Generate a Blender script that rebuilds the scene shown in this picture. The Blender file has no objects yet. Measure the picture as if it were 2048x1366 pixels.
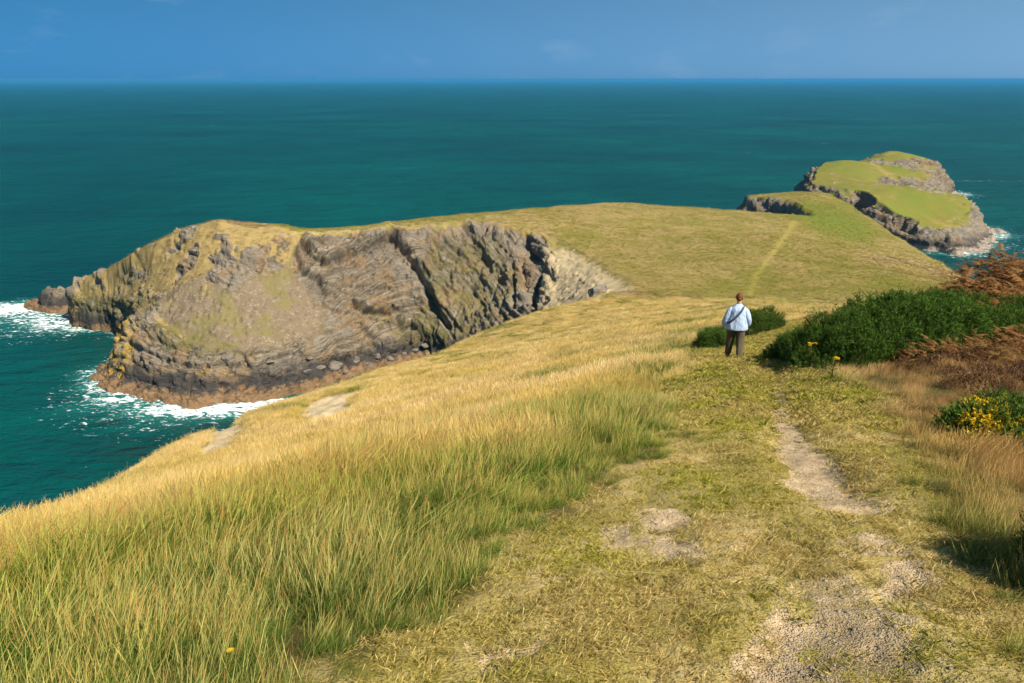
import bpy, bmesh, math
import numpy as np
from mathutils import Vector, Matrix

scene = bpy.context.scene
rng = np.random.default_rng(7)

# ------------------------------------------------------------------ camera
EYE = 72.0                       # metres above the sea (z = 0)
FPX = 1500.0                     # focal length in pixels of a 2048 px wide frame
PITCH = math.atan(525.0 / FPX)
cam_d = bpy.data.cameras.new("camera")
cam_d.sensor_width = 36.0
cam_d.lens = 36.0 * FPX / 2048.0
cam_d.clip_start = 0.05
cam_d.clip_end = 200000.0
cam = bpy.data.objects.new("camera", cam_d)
scene.collection.objects.link(cam)
cam.location = (0, 0, EYE)
cam.rotation_euler = (math.pi / 2 - PITCH, 0, 0)
scene.camera = cam

# ------------------------------------------------------------------ sky and sun
SUN_EL = math.radians(46)
SUN_AZ = math.radians(134)       # clockwise from +Y (the view direction)
SUN = Vector((math.cos(SUN_EL) * math.sin(SUN_AZ), math.cos(SUN_EL) * math.cos(SUN_AZ), math.sin(SUN_EL)))
world = bpy.data.worlds.new("World")
scene.world = world
world.use_nodes = True
wt = world.node_tree
wt.nodes.clear()
w_out = wt.nodes.new("ShaderNodeOutputWorld")
w_bg = wt.nodes.new("ShaderNodeBackground")
w_sky = wt.nodes.new("ShaderNodeTexSky")
w_sky.sky_type = 'NISHITA'
w_sky.sun_disc = False
w_sky.sun_elevation = SUN_EL
w_sky.sun_rotation = SUN_AZ
w_sky.altitude = 70
w_sky.air_density = 1.0
w_sky.dust_density = 0.3
w_sky.ozone_density = 4.0
w_bw = wt.nodes.new("ShaderNodeRGBToBW")
w_pw = wt.nodes.new("ShaderNodeMath"); w_pw.operation = 'POWER'; w_pw.inputs[1].default_value = 0.6
w_tint = wt.nodes.new("ShaderNodeMix"); w_tint.data_type = 'RGBA'; w_tint.blend_type = 'MULTIPLY'
w_tint.inputs[0].default_value = 1.0
w_tint.inputs[7].default_value = (0.20, 0.70, 1.30, 1)
wt.links.new(w_sky.outputs[0], w_bw.inputs[0]); wt.links.new(w_bw.outputs[0], w_pw.inputs[0]); wt.links.new(w_pw.outputs[0], w_tint.inputs[6])
w_geo = wt.nodes.new("ShaderNodeTexCoord")
w_dot = wt.nodes.new("ShaderNodeVectorMath"); w_dot.operation = 'DOT_PRODUCT'; w_dot.inputs[1].default_value = (math.sin(SUN_AZ), math.cos(SUN_AZ), 0)
wt.links.new(w_geo.outputs["Generated"], w_dot.inputs[0])
w_hz = wt.nodes.new("ShaderNodeMapRange"); w_hz.inputs[1].default_value = -1.0; w_hz.inputs[2].default_value = 0.0; w_hz.inputs[3].default_value = 0.0; w_hz.inputs[4].default_value = 1.0
wt.links.new(w_dot.outputs["Value"], w_hz.inputs[0])
w_side = wt.nodes.new("ShaderNodeMix"); w_side.data_type = 'RGBA'
w_side.inputs[6].default_value = (0.09, 0.49, 1.04, 1); w_side.inputs[7].default_value = (0.53, 1.02, 1.58, 1)
wt.links.new(w_hz.outputs[0], w_side.inputs[0]); wt.links.new(w_side.outputs[2], w_tint.inputs[7])
# thin cloud wisps, the same all over the sky
w_co = wt.nodes.new("ShaderNodeTexCoord")
w_map = wt.nodes.new("ShaderNodeMapping"); w_map.inputs[3].default_value = (1.0, 1.0, 2.6); w_map.inputs[1].default_value = (3.7, 1.3, 0.45)
w_n = wt.nodes.new("ShaderNodeTexNoise"); w_n.inputs["Scale"].default_value = 7.0; w_n.inputs["Detail"].default_value = 6; w_n.inputs["Roughness"].default_value = 0.55
w_r = wt.nodes.new("ShaderNodeMapRange"); w_r.inputs[1].default_value = 0.58; w_r.inputs[2].default_value = 0.80; w_r.inputs[3].default_value = 0; w_r.inputs[4].default_value = 0.32
wt.links.new(w_co.outputs["Generated"], w_map.inputs[0]); wt.links.new(w_map.outputs[0], w_n.inputs["Vector"]); wt.links.new(w_n.outputs[0], w_r.inputs[0])
w_cl = wt.nodes.new("ShaderNodeMix"); w_cl.data_type = 'RGBA'
w_cl.inputs[7].default_value = (2.2, 3.2, 4.4, 1)
wt.links.new(w_r.outputs[0], w_cl.inputs[0]); wt.links.new(w_tint.outputs[2], w_cl.inputs[6])
wt.links.new(w_cl.outputs[2], w_bg.inputs[0])
w_bg.inputs[1].default_value = 0.10
wt.links.new(w_bg.outputs[0], w_out.inputs[0])

sun_d = bpy.data.lights.new("sun", 'SUN')
sun_d.energy = 5.0
sun_d.angle = math.radians(0.6)
sun_d.color = (1.0, 0.93, 0.79)
sun = bpy.data.objects.new("sun", sun_d)
scene.collection.objects.link(sun)
sun.location = (60, -40, 160)
sun.rotation_euler = SUN.to_track_quat('Z', 'Y').to_euler()

vs = scene.view_settings
vs.view_transform = 'Standard'; vs.look = 'None'; vs.gamma = 1.0; vs.exposure = 0.6; vs.use_curve_mapping = False
scene.cycles.max_bounces = 3
scene.cycles.diffuse_bounces = 2
scene.cycles.glossy_bounces = 1
scene.cycles.transmission_bounces = 3
scene.cycles.transparent_max_bounces = 4
scene.cycles.use_denoising = True
scene.cycles.use_adaptive_sampling = True
scene.cycles.adaptive_threshold = 0.03
scene.render.use_persistent_data = False

# ------------------------------------------------------------------ noise (numpy)
_perm = np.random.default_rng(11).permutation(256)
_perm = np.concatenate([_perm, _perm, _perm])
_g = np.random.default_rng(12).normal(size=(256, 3)); _g /= np.linalg.norm(_g, axis=1)[:, None]

def pn(x, y, z=0.0):
    x = np.asarray(x, float); y = np.asarray(y, float) + 0 * x; z = np.asarray(z, float) + 0 * x
    xi = np.floor(x).astype(int); yi = np.floor(y).astype(int); zi = np.floor(z).astype(int)
    fx = x - xi; fy = y - yi; fz = z - zi
    xi &= 255; yi &= 255; zi &= 255
    u = fx * fx * fx * (fx * (fx * 6 - 15) + 10); v = fy * fy * fy * (fy * (fy * 6 - 15) + 10); w = fz * fz * fz * (fz * (fz * 6 - 15) + 10)
    def gr(i, j, k):
        g = _g[_perm[_perm[_perm[xi + i] + yi + j] + zi + k]]
        return g[..., 0] * (fx - i) + g[..., 1] * (fy - j) + g[..., 2] * (fz - k)
    a = gr(0, 0, 0) * (1 - u) + gr(1, 0, 0) * u
    b = gr(0, 1, 0) * (1 - u) + gr(1, 1, 0) * u
    c = gr(0, 0, 1) * (1 - u) + gr(1, 0, 1) * u
    d = gr(0, 1, 1) * (1 - u) + gr(1, 1, 1) * u
    return ((a * (1 - v) + b * v) * (1 - w) + (c * (1 - v) + d * v) * w) * 1.5

def fbm(x, y, z=0.0, octv=4, gain=0.5):
    s = 0; a = 1.0
    for o in range(octv):
        s = s + a * pn(x * 2 ** o + 17.3 * o, y * 2 ** o + 5.1 * o, np.asarray(z) * 2 ** o + 3.7 * o)
        a *= gain
    return s

def ridged(x, y, z=0.0, octv=3):
    s = 0; a = 1.0
    for o in range(octv):
        s = s + a * (1 - 2 * np.abs(pn(x * 2 ** o + 9.3 * o, y * 2 ** o + 7.1 * o, np.asarray(z) * 2 ** o)))
        a *= 0.5
    return s

def cells(x, y, z, seed=0):
    """Worley blocks: a random value per cell and the distance to the cell's edge."""
    xi = np.floor(x).astype(int); yi = np.floor(y).astype(int); zi = np.floor(z).astype(int)
    f1 = np.full(x.shape, 9.0); f2 = np.full(x.shape, 9.0); val = np.zeros(x.shape)
    r = np.random.default_rng(100 + seed); off = r.random((256, 3)); rv = r.random(256)
    for i in (-1, 0, 1):
        for j in (-1, 0, 1):
            for k in (-1, 0, 1):
                h = _perm[_perm[_perm[(xi + i) & 255] + ((yi + j) & 255)] + ((zi + k) & 255)]
                d = (xi + i + off[h, 0] - x) ** 2 + (yi + j + off[h, 1] - y) ** 2 + (zi + k + off[h, 2] - z) ** 2
                near = d < f1
                f2 = np.where(near, f1, np.minimum(f2, d)); val = np.where(near, rv[h], val); f1 = np.where(near, d, f1)
    return val, np.sqrt(f2) - np.sqrt(f1)

def sst(a, b, x):
    t = np.clip((x - a) / (b - a), 0, 1)
    return t * t * (3 - 2 * t)

# ------------------------------------------------------------------ pixel <-> place
CP, SP = math.cos(PITCH), math.sin(PITCH)
def ray(px, py):
    dx = (px - 1024) / FPX; dy = (683 - py) / FPX
    return np.array([dx, CP + dy * SP, -SP + dy * CP])
def P(px, py, D):
    """the place seen at a pixel, D metres ahead"""
    r = ray(px, py); return np.array([0, 0, EYE]) + r * (D / r[1])
def P0(px, py, z=0.0):
    r = ray(px, py); return np.array([0, 0, EYE]) + r * ((z - EYE) / r[2])
def project(p):
    x, y, z = p[..., 0], p[..., 1], p[..., 2] - EYE
    f = y * CP - z * SP; u = y * SP + z * CP
    f = np.maximum(f, 1e-3)
    return 1024 + FPX * x / f, 683 - FPX * u / f

# ------------------------------------------------------------------ terrain function
def poly_sd(poly, x, y):
    """distance to a closed polygon, positive inside"""
    poly = np.asarray(poly, float); n = len(poly)
    d2 = np.full(x.shape, 1e18); ins = np.zeros(x.shape, bool)
    for i in range(n):
        ax, ay = poly[i]; bx, by = poly[(i + 1) % n]
        ex, ey = bx - ax, by - ay
        t = np.clip(((x - ax) * ex + (y - ay) * ey) / (ex * ex + ey * ey + 1e-9), 0, 1)
        d2 = np.minimum(d2, (x - ax - t * ex) ** 2 + (y - ay - t * ey) ** 2)
        c = ((ay > y) != (by > y)) & (x < (bx - ax) * (y - ay) / (by - ay + 1e-12) + ax)
        ins ^= c
    d = np.sqrt(d2)
    return np.where(ins, d, -d)

def line_d(pl, x, y):
    """distance to an open polyline, and the fraction along it"""
    pl = np.asarray(pl, float); d2 = np.full(x.shape, 1e18); s = np.zeros(x.shape); side = np.zeros(x.shape)
    n = len(pl) - 1
    for i in range(n):
        ax, ay = pl[i][:2]; bx, by = pl[i + 1][:2]
        ex, ey = bx - ax, by - ay
        t = np.clip(((x - ax) * ex + (y - ay) * ey) / (ex * ex + ey * ey + 1e-9), 0, 1)
        dd = (x - ax - t * ex) ** 2 + (y - ay - t * ey) ** 2
        m = dd < d2
        s = np.where(m, (i + t) / n, s); side = np.where(m, ex * (y - ay) - ey * (x - ax), side); d2 = np.minimum(d2, dd)
    return np.sqrt(d2), s, side

class RBF:
    def __init__(self, pts, vals, smooth=0.0, c=4.0):
        self.p = np.asarray(pts, float); v = np.asarray(vals, float); self.c = c
        n = len(v)
        r = np.sqrt(((self.p[:, None] - self.p[None]) ** 2).sum(2) + c * c)
        A = np.zeros((n + 3, n + 3)); A[:n, :n] = r + smooth * np.eye(n)
        A[:n, n] = 1; A[:n, n + 1:] = self.p; A[n, :n] = 1; A[n + 1:, :n] = self.p.T
        self.w = np.linalg.solve(A, np.concatenate([v, np.zeros(3)]))
    def __call__(self, x, y):
        n = len(self.p)
        out = self.w[n] + self.w[n + 1] * x + self.w[n + 2] * y
        for i in range(n):
            out = out + self.w[i] * np.sqrt((x - self.p[i, 0]) ** 2 + (y - self.p[i, 1]) ** 2 + self.c ** 2)
        return out

GROUND0 = EYE - 1.7
def plane(y): return GROUND0 - 0.28 * y
def path_x(y): return 0.3 + 0.32 * y

# the hillside: departures from the falling plane, read along the ridge, the sea edge and the bank on the right
hill_pts, hill_res = [], []
def hp(p, dz=0.0):
    hill_pts.append(p[:2]); hill_res.append(p[2] + dz - plane(p[1]))
for yy in (-6, 0, 5, 10, 18, 28, 40, 60, 80, 105, 130):
    hp((path_x(yy), yy, plane(yy)))
hill_edge = [P(-250, 1060, 7.0), P(0, 1012, 9.5), P(200, 965, 14), P(400, 905, 22), P(460, 866, 30), P(540, 806, 45), P(700, 758, 68), P(800, 726, 84), P(920, 694, 100), P(1050, 636, 125), P(1180, 606, 140)]
for p in hill_edge: hp(p, -0.58)
for yy, off, dz in ((3, 3, 0.0), (8, 4, 0.05), (14, 4, 0.35), (14, 9, 1.4), (20, 5, 0.4), (20, 10, 1.7), (20, 18, 2.8), (24, 8, 1.9), (24, 13, 3.1), (28, 14, 1.8), (36, 14, 0.2), (50, 22, -1.0), (80, 40, -2.0), (3, 10, 0.3), (8, 12, 0.8), (110, 50, -2.5)):
    hp((path_x(yy) + off, yy, plane(yy) + dz))
HILL = RBF(hill_pts, hill_res, c=3.0)

# the field on the headland and its skyline
fld = [P(440, 440, 207), P(400, 448, 208), P(365, 462, 209), P(500, 453, 208), P(540, 450, 209), P(620, 460, 211), P(700, 457, 213), P(780, 452, 216), P(860, 443, 221), P(940, 432, 230), P(1000, 422, 246),
       P(300, 490, 212), P(220, 535, 219), P(160, 565, 226), P(140, 580, 228),
       P(1100, 410, 260), P(1240, 404, 268), P(1400, 417, 266), P(1500, 426, 262), P(1600, 430, 262), P(1640, 386, 314), P(1600, 388, 314), P(1500, 394, 320), P(1700, 410, 297), P(1780, 470, 258), P(1850, 510, 232), P(1915, 548, 212),
       P(1090, 510, 192), P(1150, 560, 165), P(1220, 583, 150), P(1850, 558, 176), P(1690, 512, 205), P(1440, 600, 150), P(1640, 608, 146), P(1800, 600, 150), P(1500, 500, 200), P(1300, 480, 212), P(1300, 530, 182)]
FIELD = RBF([p[:2] for p in fld] + [(-10, 262), (-60, 226), (-95, 218), (60, 290), (140, 150), (145, 200), (40, 100), (-20, 100)], [p[2] for p in fld] + [28, 29, 31, 26, 20, 13, 31, 30], c=3.0)

COAST = [(-75, -80), (-66, 0), (-58, 50), (-52, 90), (-46, 118), (-34, 136), (-18, 150), (-9, 160), (-9, 174), (-18, 186), (-27, 190), (-38, 180), (-47, 170), (-58, 163.5), (-66, 160), (-75, 159.5), (-84, 162), (-93, 165), (-101, 171), (-107.5, 176), (-110, 184), (-108, 192), (-112, 204), (-119, 215), (-129, 216.5), (-138, 220.5), (-142, 226), (-143, 233), (-141, 241), (-134, 247), (-122, 248), (-100, 247), (-60, 252), (-20, 268), (20, 286), (60, 294), (82, 286), (97, 280), (106, 284), (108, 297), (100, 304), (90, 313), (88, 326), (98, 336), (112, 342), (125, 342), (138, 334), (146, 318), (152, 297), (157, 270), (157, 240), (153, 215), (152, 180), (152, 100), (152, -80)]
RIM = [(-30, -60), (-18, 0)] + [tuple(p[:2]) for p in hill_edge[1:]] + [tuple(p[:2]) for p in (P(1270, 578, 153), P(1250, 555, 168), P(1200, 520, 186), P(1140, 485, 203), P(1090, 458, 215), P(1000, 441, 220), P(940, 442, 222), P(860, 452, 217), P(780, 458, 213), P(700, 462, 210), P(620, 465, 208), P(540, 458, 206), P(500, 456, 205), P(440, 442, 205), P(365, 462, 207), P(300, 490, 210), P(220, 535, 217), P(172, 560, 222), P(148, 576, 225))]
RIM += [(-135, 231), (-125, 227), (-100, 219), (-80, 217), (-50, 222), (-20, 236), (5, 252), (39, 268), (65, 272), (84, 266), (101, 263), (107, 266), (111, 280), (112, 298), (109, 310), (101, 320), (102, 326), (122, 326), (132, 316), (134, 298), (133, 258), (130, 212), (126, 180), (122, 120), (122, -40)]

I_COAST = [(150, 352), (158, 345), (164, 341), (172, 334), (180, 325), (192, 316), (205, 322), (222, 338), (236, 355), (246, 372), (250, 384), (240, 398), (238, 415), (256, 440), (275, 470), (300, 500), (303, 514), (280, 522), (245, 520), (210, 505), (185, 480), (160, 440), (146, 400), (142, 372)]
ipt = [P(1660, 337, 412), P(1625, 364, 392), P(1700, 321, 428), P(1780, 302, 452), P(1830, 312, 462), P(1868, 334, 470), P(1885, 352, 480), P(1700, 372, 378), P(1740, 378, 372), P(1780, 374, 374), P(1860, 384, 372), P(1930, 404, 366), P(1955, 425, 360), P(1760, 400, 352), P(1800, 425, 345), P(1860, 440, 345), P(1800, 365, 400), P(1860, 372, 405), P(1780, 335, 425)]
ITOP = RBF([p[:2] for p in ipt] + [(250, 505), (200, 470)], [p[2] for p in ipt] + [23, 16], c=3.0)
I_RIM = [tuple(p[:2]) for p in (P(1625, 362, 388), P(1690, 378, 372), P(1735, 384, 366), P(1750, 400, 350), P(1800, 425, 342), P(1870, 440, 343), P(1935, 428, 350), P(1950, 420, 362), P(1925, 398, 376), P(1870, 380, 396), P(1866, 345, 440), P(1885, 350, 478))] + [(262, 502), (225, 492), (195, 462), (168, 420)]

# dark gullies and caves that bite into the cliffs: (polyline in plan, width, depth)
def pl(*pp): return [p[:2] for p in pp]
GULLIES = [(pl(P0(1050, 640, 2), P(1066, 590, 186), P(1074, 545, 194)), 2.0, 4.0),
           (pl(P0(250, 655, 0), P(300, 600, 208)), 3.0, 2.5)]
I_GULLIES = [(pl(P0(1800, 480, 0), P(1812, 445, 340), P(1822, 425, 350)), 4.5, 12.0),
             (pl(P0(1712, 436, 0), P(1732, 402, 354), P(1744, 384, 365)), 5.0, 13.0)]

def interp(t, xs, ys): return np.interp(t, xs, ys)

def terrain(x, y, rough=True):
    """height, cliff fraction t (1 on the top, 0 at the water), distance to the mainland coast"""
    x = np.asarray(x, float); y = np.asarray(y, float)
    res = HILL(x, y)
    hill = plane(y) + res
    fieldz = FIELD(x, y)
    k = 1.6
    top = np.maximum(hill, fieldz) + k * np.exp(-np.abs(hill - fieldz) / k) * 0.5
    w = sst(90, 120, y)
    top = hill * (1 - w) + top * w
    # the old field bank
    bd, bs, _ = line_d([P(1250, 594, 147)[:2], P(1420, 601, 146)[:2], P(1640, 608, 143)[:2], P(1850, 606, 140)[:2]], x, y)
    top = top + 0.55 * np.exp(-(bd / 1.1) ** 2) * (0.7 + 0.6 * pn(x * .2, y * .2))
    nw = (fbm(x * .09, y * .09, 3.3, 3) * 3.0 + fbm(x * .35, y * .35, 8.3, 2) * 0.8) if rough else 0
    far = sst(60, 130, y)
    dc = poly_sd(COAST, x, y) + nw * far * 0.8
    dr = -poly_sd(RIM, x, y) + nw * far * 0.4
    t = np.where(dr <= 0, 1.0, np.clip(dc / np.maximum(dc + dr, 1e-3), 0, 1))
    head = sst(140, 160, y)
    leftblock = sst(-20, -45, x) * head * sst(-165, -140, x)
    f_cliff = interp(t, [0, .05, .10, .16, .5, .8, .93, 1], [0, .05, .09, .26, .63, .87, .96, 1])
    f_left = interp(t, [0, .07, .12, .16, .24, .6, .9, 1], [0, .055, .085, .17, .30, .66, .93, 1])
    f_hill = 1 - (1 - t) ** 1.7
    f_east = interp(t, [0, .3, 1], [0, .45, 1])
    f = f_hill * (1 - head) + (f_cliff * (1 - leftblock) + f_left * leftblock) * head
    east = sst(100, 125, x) * (1 - sst(285, 300, y))
    f = f * (1 - east) + f_east * east
    z = top * f
    for g, wd, dp in GULLIES:
        d, s, _ = line_d(g, x, y); z = z - dp * np.exp(-(d / wd) ** 2) * (t < 1.01) * sst(1.0, .9, t)
    z = np.where(dc < 0, np.maximum(dc * .5, -6) - .3 * (dc < 0), z)
    return z, t, dc

def island(x, y):
    top = ITOP(x, y)
    nw = fbm(x * .07, y * .07, 1.3, 3) * 4.0 + fbm(x * .3, y * .3, 4.3, 2) * 1.2
    dc = poly_sd(I_COAST, x, y) + nw * .6
    dr = -poly_sd(I_RIM, x, y) + nw * .5
    t = np.where(dr <= 0, 1.0, np.clip(dc / np.maximum(dc + dr, 1e-3), 0, 1))
    plat = sst(200, 235, x) * sst(430, 380, y)            # sloping pale rock platform at the east tip
    f1 = interp(t, [0, .06, .14, .40, .75, 1], [0, .04, .12, .62, .88, 1])
    f2 = interp(t, [0, .2, .45, .62, .85, 1], [0, .12, .26, .55, .85, 1])
    z = top * (f1 * (1 - plat) + f2 * plat)
    # terraces on the far hump: two rock steps
    hump = sst(395, 415, y) * (x > 170)
    for lp, hgt in ((pl(P(1735, 322, 432), P(1800, 328, 434), P(1872, 345, 442)), 2.2), (pl(P(1795, 356, 408), P(1850, 364, 410), P(1890, 376, 416)), 1.4)):
        d_, s_, side = line_d(lp, x, y); sg = np.sign(side) * d_ + .4 * nw
        z = z + (sst(-.8, .8, sg) - .5) * hgt * np.exp(-(d_ / 9) ** 2) * sst(0, .15, s_)
    dv, sv_, _ = line_d(pl(P(1745, 376, 385), P(1800, 372, 397), P(1860, 378, 407), P(1900, 388, 413)), x, y)
    z = z - 6.0 * np.exp(-((dv + .3 * nw) / 6.5) ** 2) * sst(0, .25, sv_)
    for g, wd, dp in I_GULLIES:
        d, s, _ = line_d(g, x, y); z = z - dp * np.exp(-((d + .5 * nw) / (wd * (1 - .5 * s))) ** 4) * sst(1.05, .35, s) * sst(1.0, .86, t)
    z = np.where(dc < 0, np.maximum(dc * .5, -6) - .3, z)
    return z, t, dc

def ground(px, py, z_fn=None):
    """where the ray of a pixel meets the land"""
    r = ray(px, py); Ds = np.concatenate([np.arange(1.2, 40, .05), np.arange(40, 420, .4)])
    pts = np.array([0, 0, EYE])[None] + r[None] * (Ds / r[1])[:, None]
    z = terrain(pts[:, 0], pts[:, 1])[0]
    i = int(np.argmax(pts[:, 2] <= z))
    return pts[i]

# ------------------------------------------------------------------ mesh helpers
def new_obj(name, verts, faces, mat=None, parent=None, smooth=True):
    me = bpy.data.meshes.new(name)
    verts = np.asarray(verts, np.float32); faces = np.asarray(faces, np.int32)
    if faces.ndim == 2:
        k = faces.shape[1]; nf = len(faces)
        me.vertices.add(len(verts)); me.vertices.foreach_set("co", verts.ravel())
        me.loops.add(nf * k); me.loops.foreach_set("vertex_index", faces.ravel())
        me.polygons.add(nf); me.polygons.foreach_set("loop_start", np.arange(0, nf * k, k, dtype=np.int32))
        me.polygons.foreach_set("loop_total", np.full(nf, k, np.int32))
        me.update(calc_edges=True); me.validate()
    else:
        me.from_pydata([tuple(v) for v in verts], [], [list(f) for f in faces])
    if smooth: me.polygons.foreach_set("use_smooth", np.ones(len(me.polygons), bool))
    ob = bpy.data.objects.new(name, me)
    scene.collection.objects.link(ob)
    if mat: me.materials.append(mat)
    if parent: ob.parent = parent
    return ob

def attr(ob, name, vals, kind='FLOAT'):
    a = ob.data.attributes.new(name, kind, 'POINT')
    vals = np.asarray(vals, np.float32)
    a.data.foreach_set('value' if kind == 'FLOAT' else ('vector' if kind == 'FLOAT_VECTOR' else 'color'), vals.ravel())

def tag(o, label=None, cat=None, group=None, kind=None):
    if label: o["label"] = label
    if cat: o["category"] = cat
    if group: o["group"] = group
    if kind: o["kind"] = kind
    return o

def grid_faces(nu, nv):
    i = np.arange(nu * nv).reshape(nu, nv)
    return np.stack([i[:-1, :-1], i[1:, :-1], i[1:, 1:], i[:-1, 1:]], -1).reshape(-1, 4)

def compact(v, f, keep):
    f = f[keep]; used = np.unique(f); m = np.full(len(v), -1); m[used] = np.arange(len(used))
    return used, m[f]

# ------------------------------------------------------------------ material helper
class M:
    def __init__(self, name):
        self.m = bpy.data.materials.new(name); self.m.use_nodes = True
        self.t = self.m.node_tree; self.t.nodes.clear()
        self.out = self.t.nodes.new("ShaderNodeOutputMaterial")
    def n(self, typ, **kw):
        nd = self.t.nodes.new("ShaderNode" + typ)
        for k, v in kw.items():
            if k.startswith("_"): setattr(nd, k[1:], v)
        return nd
    def link(self, a, b): self.t.links.new(a, b)
    def put(self, sock, v):
        if hasattr(v, "is_linked") or isinstance(v, bpy.types.NodeSocket): self.link(v, sock)
        else: sock.default_value = v
    def attr(self, name, typ='GEOMETRY'):
        a = self.n("Attribute"); a.attribute_name = name; a.attribute_type = typ; return a
    def pos(self): return self.n("NewGeometry").outputs["Position"]
    def mapping(self, vec, scale=(1, 1, 1), rot=(0, 0, 0)):
        m = self.n("Mapping"); self.link(vec, m.inputs[0]); m.inputs[3].default_value = scale; m.inputs[2].default_value = rot; return m.outputs[0]
    def noise(self, vec, scale, detail=4, rough=.55, dist=0):
        x = self.n("TexNoise"); self.link(vec, x.inputs["Vector"]); x.inputs["Scale"].default_value = scale; x.inputs["Detail"].default_value = detail; x.inputs["Roughness"].default_value = rough; x.inputs["Distortion"].default_value = dist
        return x.outputs[0]
    def voro(self, vec, scale, feature='F1', out=0):
        x = self.n("TexVoronoi"); x.feature = feature; self.link(vec, x.inputs["Vector"]); x.inputs["Scale"].default_value = scale; return x.outputs[out]
    def rng(self, v, a, b, c=0.0, d=1.0, smooth=False):
        x = self.n("MapRange"); self.put(x.inputs[0], v); x.inputs[1].default_value = a; x.inputs[2].default_value = b; x.inputs[3].default_value = c; x.inputs[4].default_value = d
        if smooth: x.interpolation_type = 'SMOOTHSTEP'
        return x.outputs[0]
    def math(self, op, a, b=0.0):
        x = self.n("Math"); x.operation = op; self.put(x.inputs[0], a); self.put(x.inputs[1], b); return x.outputs[0]
    def mix(self, f, a, b, mode='MIX'):
        x = self.n("Mix"); x.data_type = 'RGBA'; x.blend_type = mode; x.clamp_factor = True
        self.put(x.inputs[0], f); self.put(x.inputs[6], a if not isinstance(a, tuple) else (*a, 1)[:4]); self.put(x.inputs[7], b if not isinstance(b, tuple) else (*b, 1)[:4])
        return x.outputs[2]
    def bump(self, h, strength, dist, prev=None):
        x = self.n("Bump"); x.inputs["Strength"].default_value = strength; x.inputs["Distance"].default_value = dist; self.link(h, x.inputs["Height"])
        if prev: self.link(prev, x.inputs["Normal"])
        return x.outputs[0]
    def princ(self, col, rough=.9, normal=None, spec=.2, **kw):
        p = self.n("BsdfPrincipled"); self.put(p.inputs["Base Color"], (*col, 1) if isinstance(col, tuple) else col); self.put(p.inputs["Roughness"], rough); p.inputs["Specular IOR Level"].default_value = spec
        if normal: self.link(normal, p.inputs["Normal"])
        for k, v in kw.items(): self.put(p.inputs[k], v)
        return p
    def done(self, sh):
        self.link(sh.outputs[0], self.out.inputs[0]); return self.m

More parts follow.
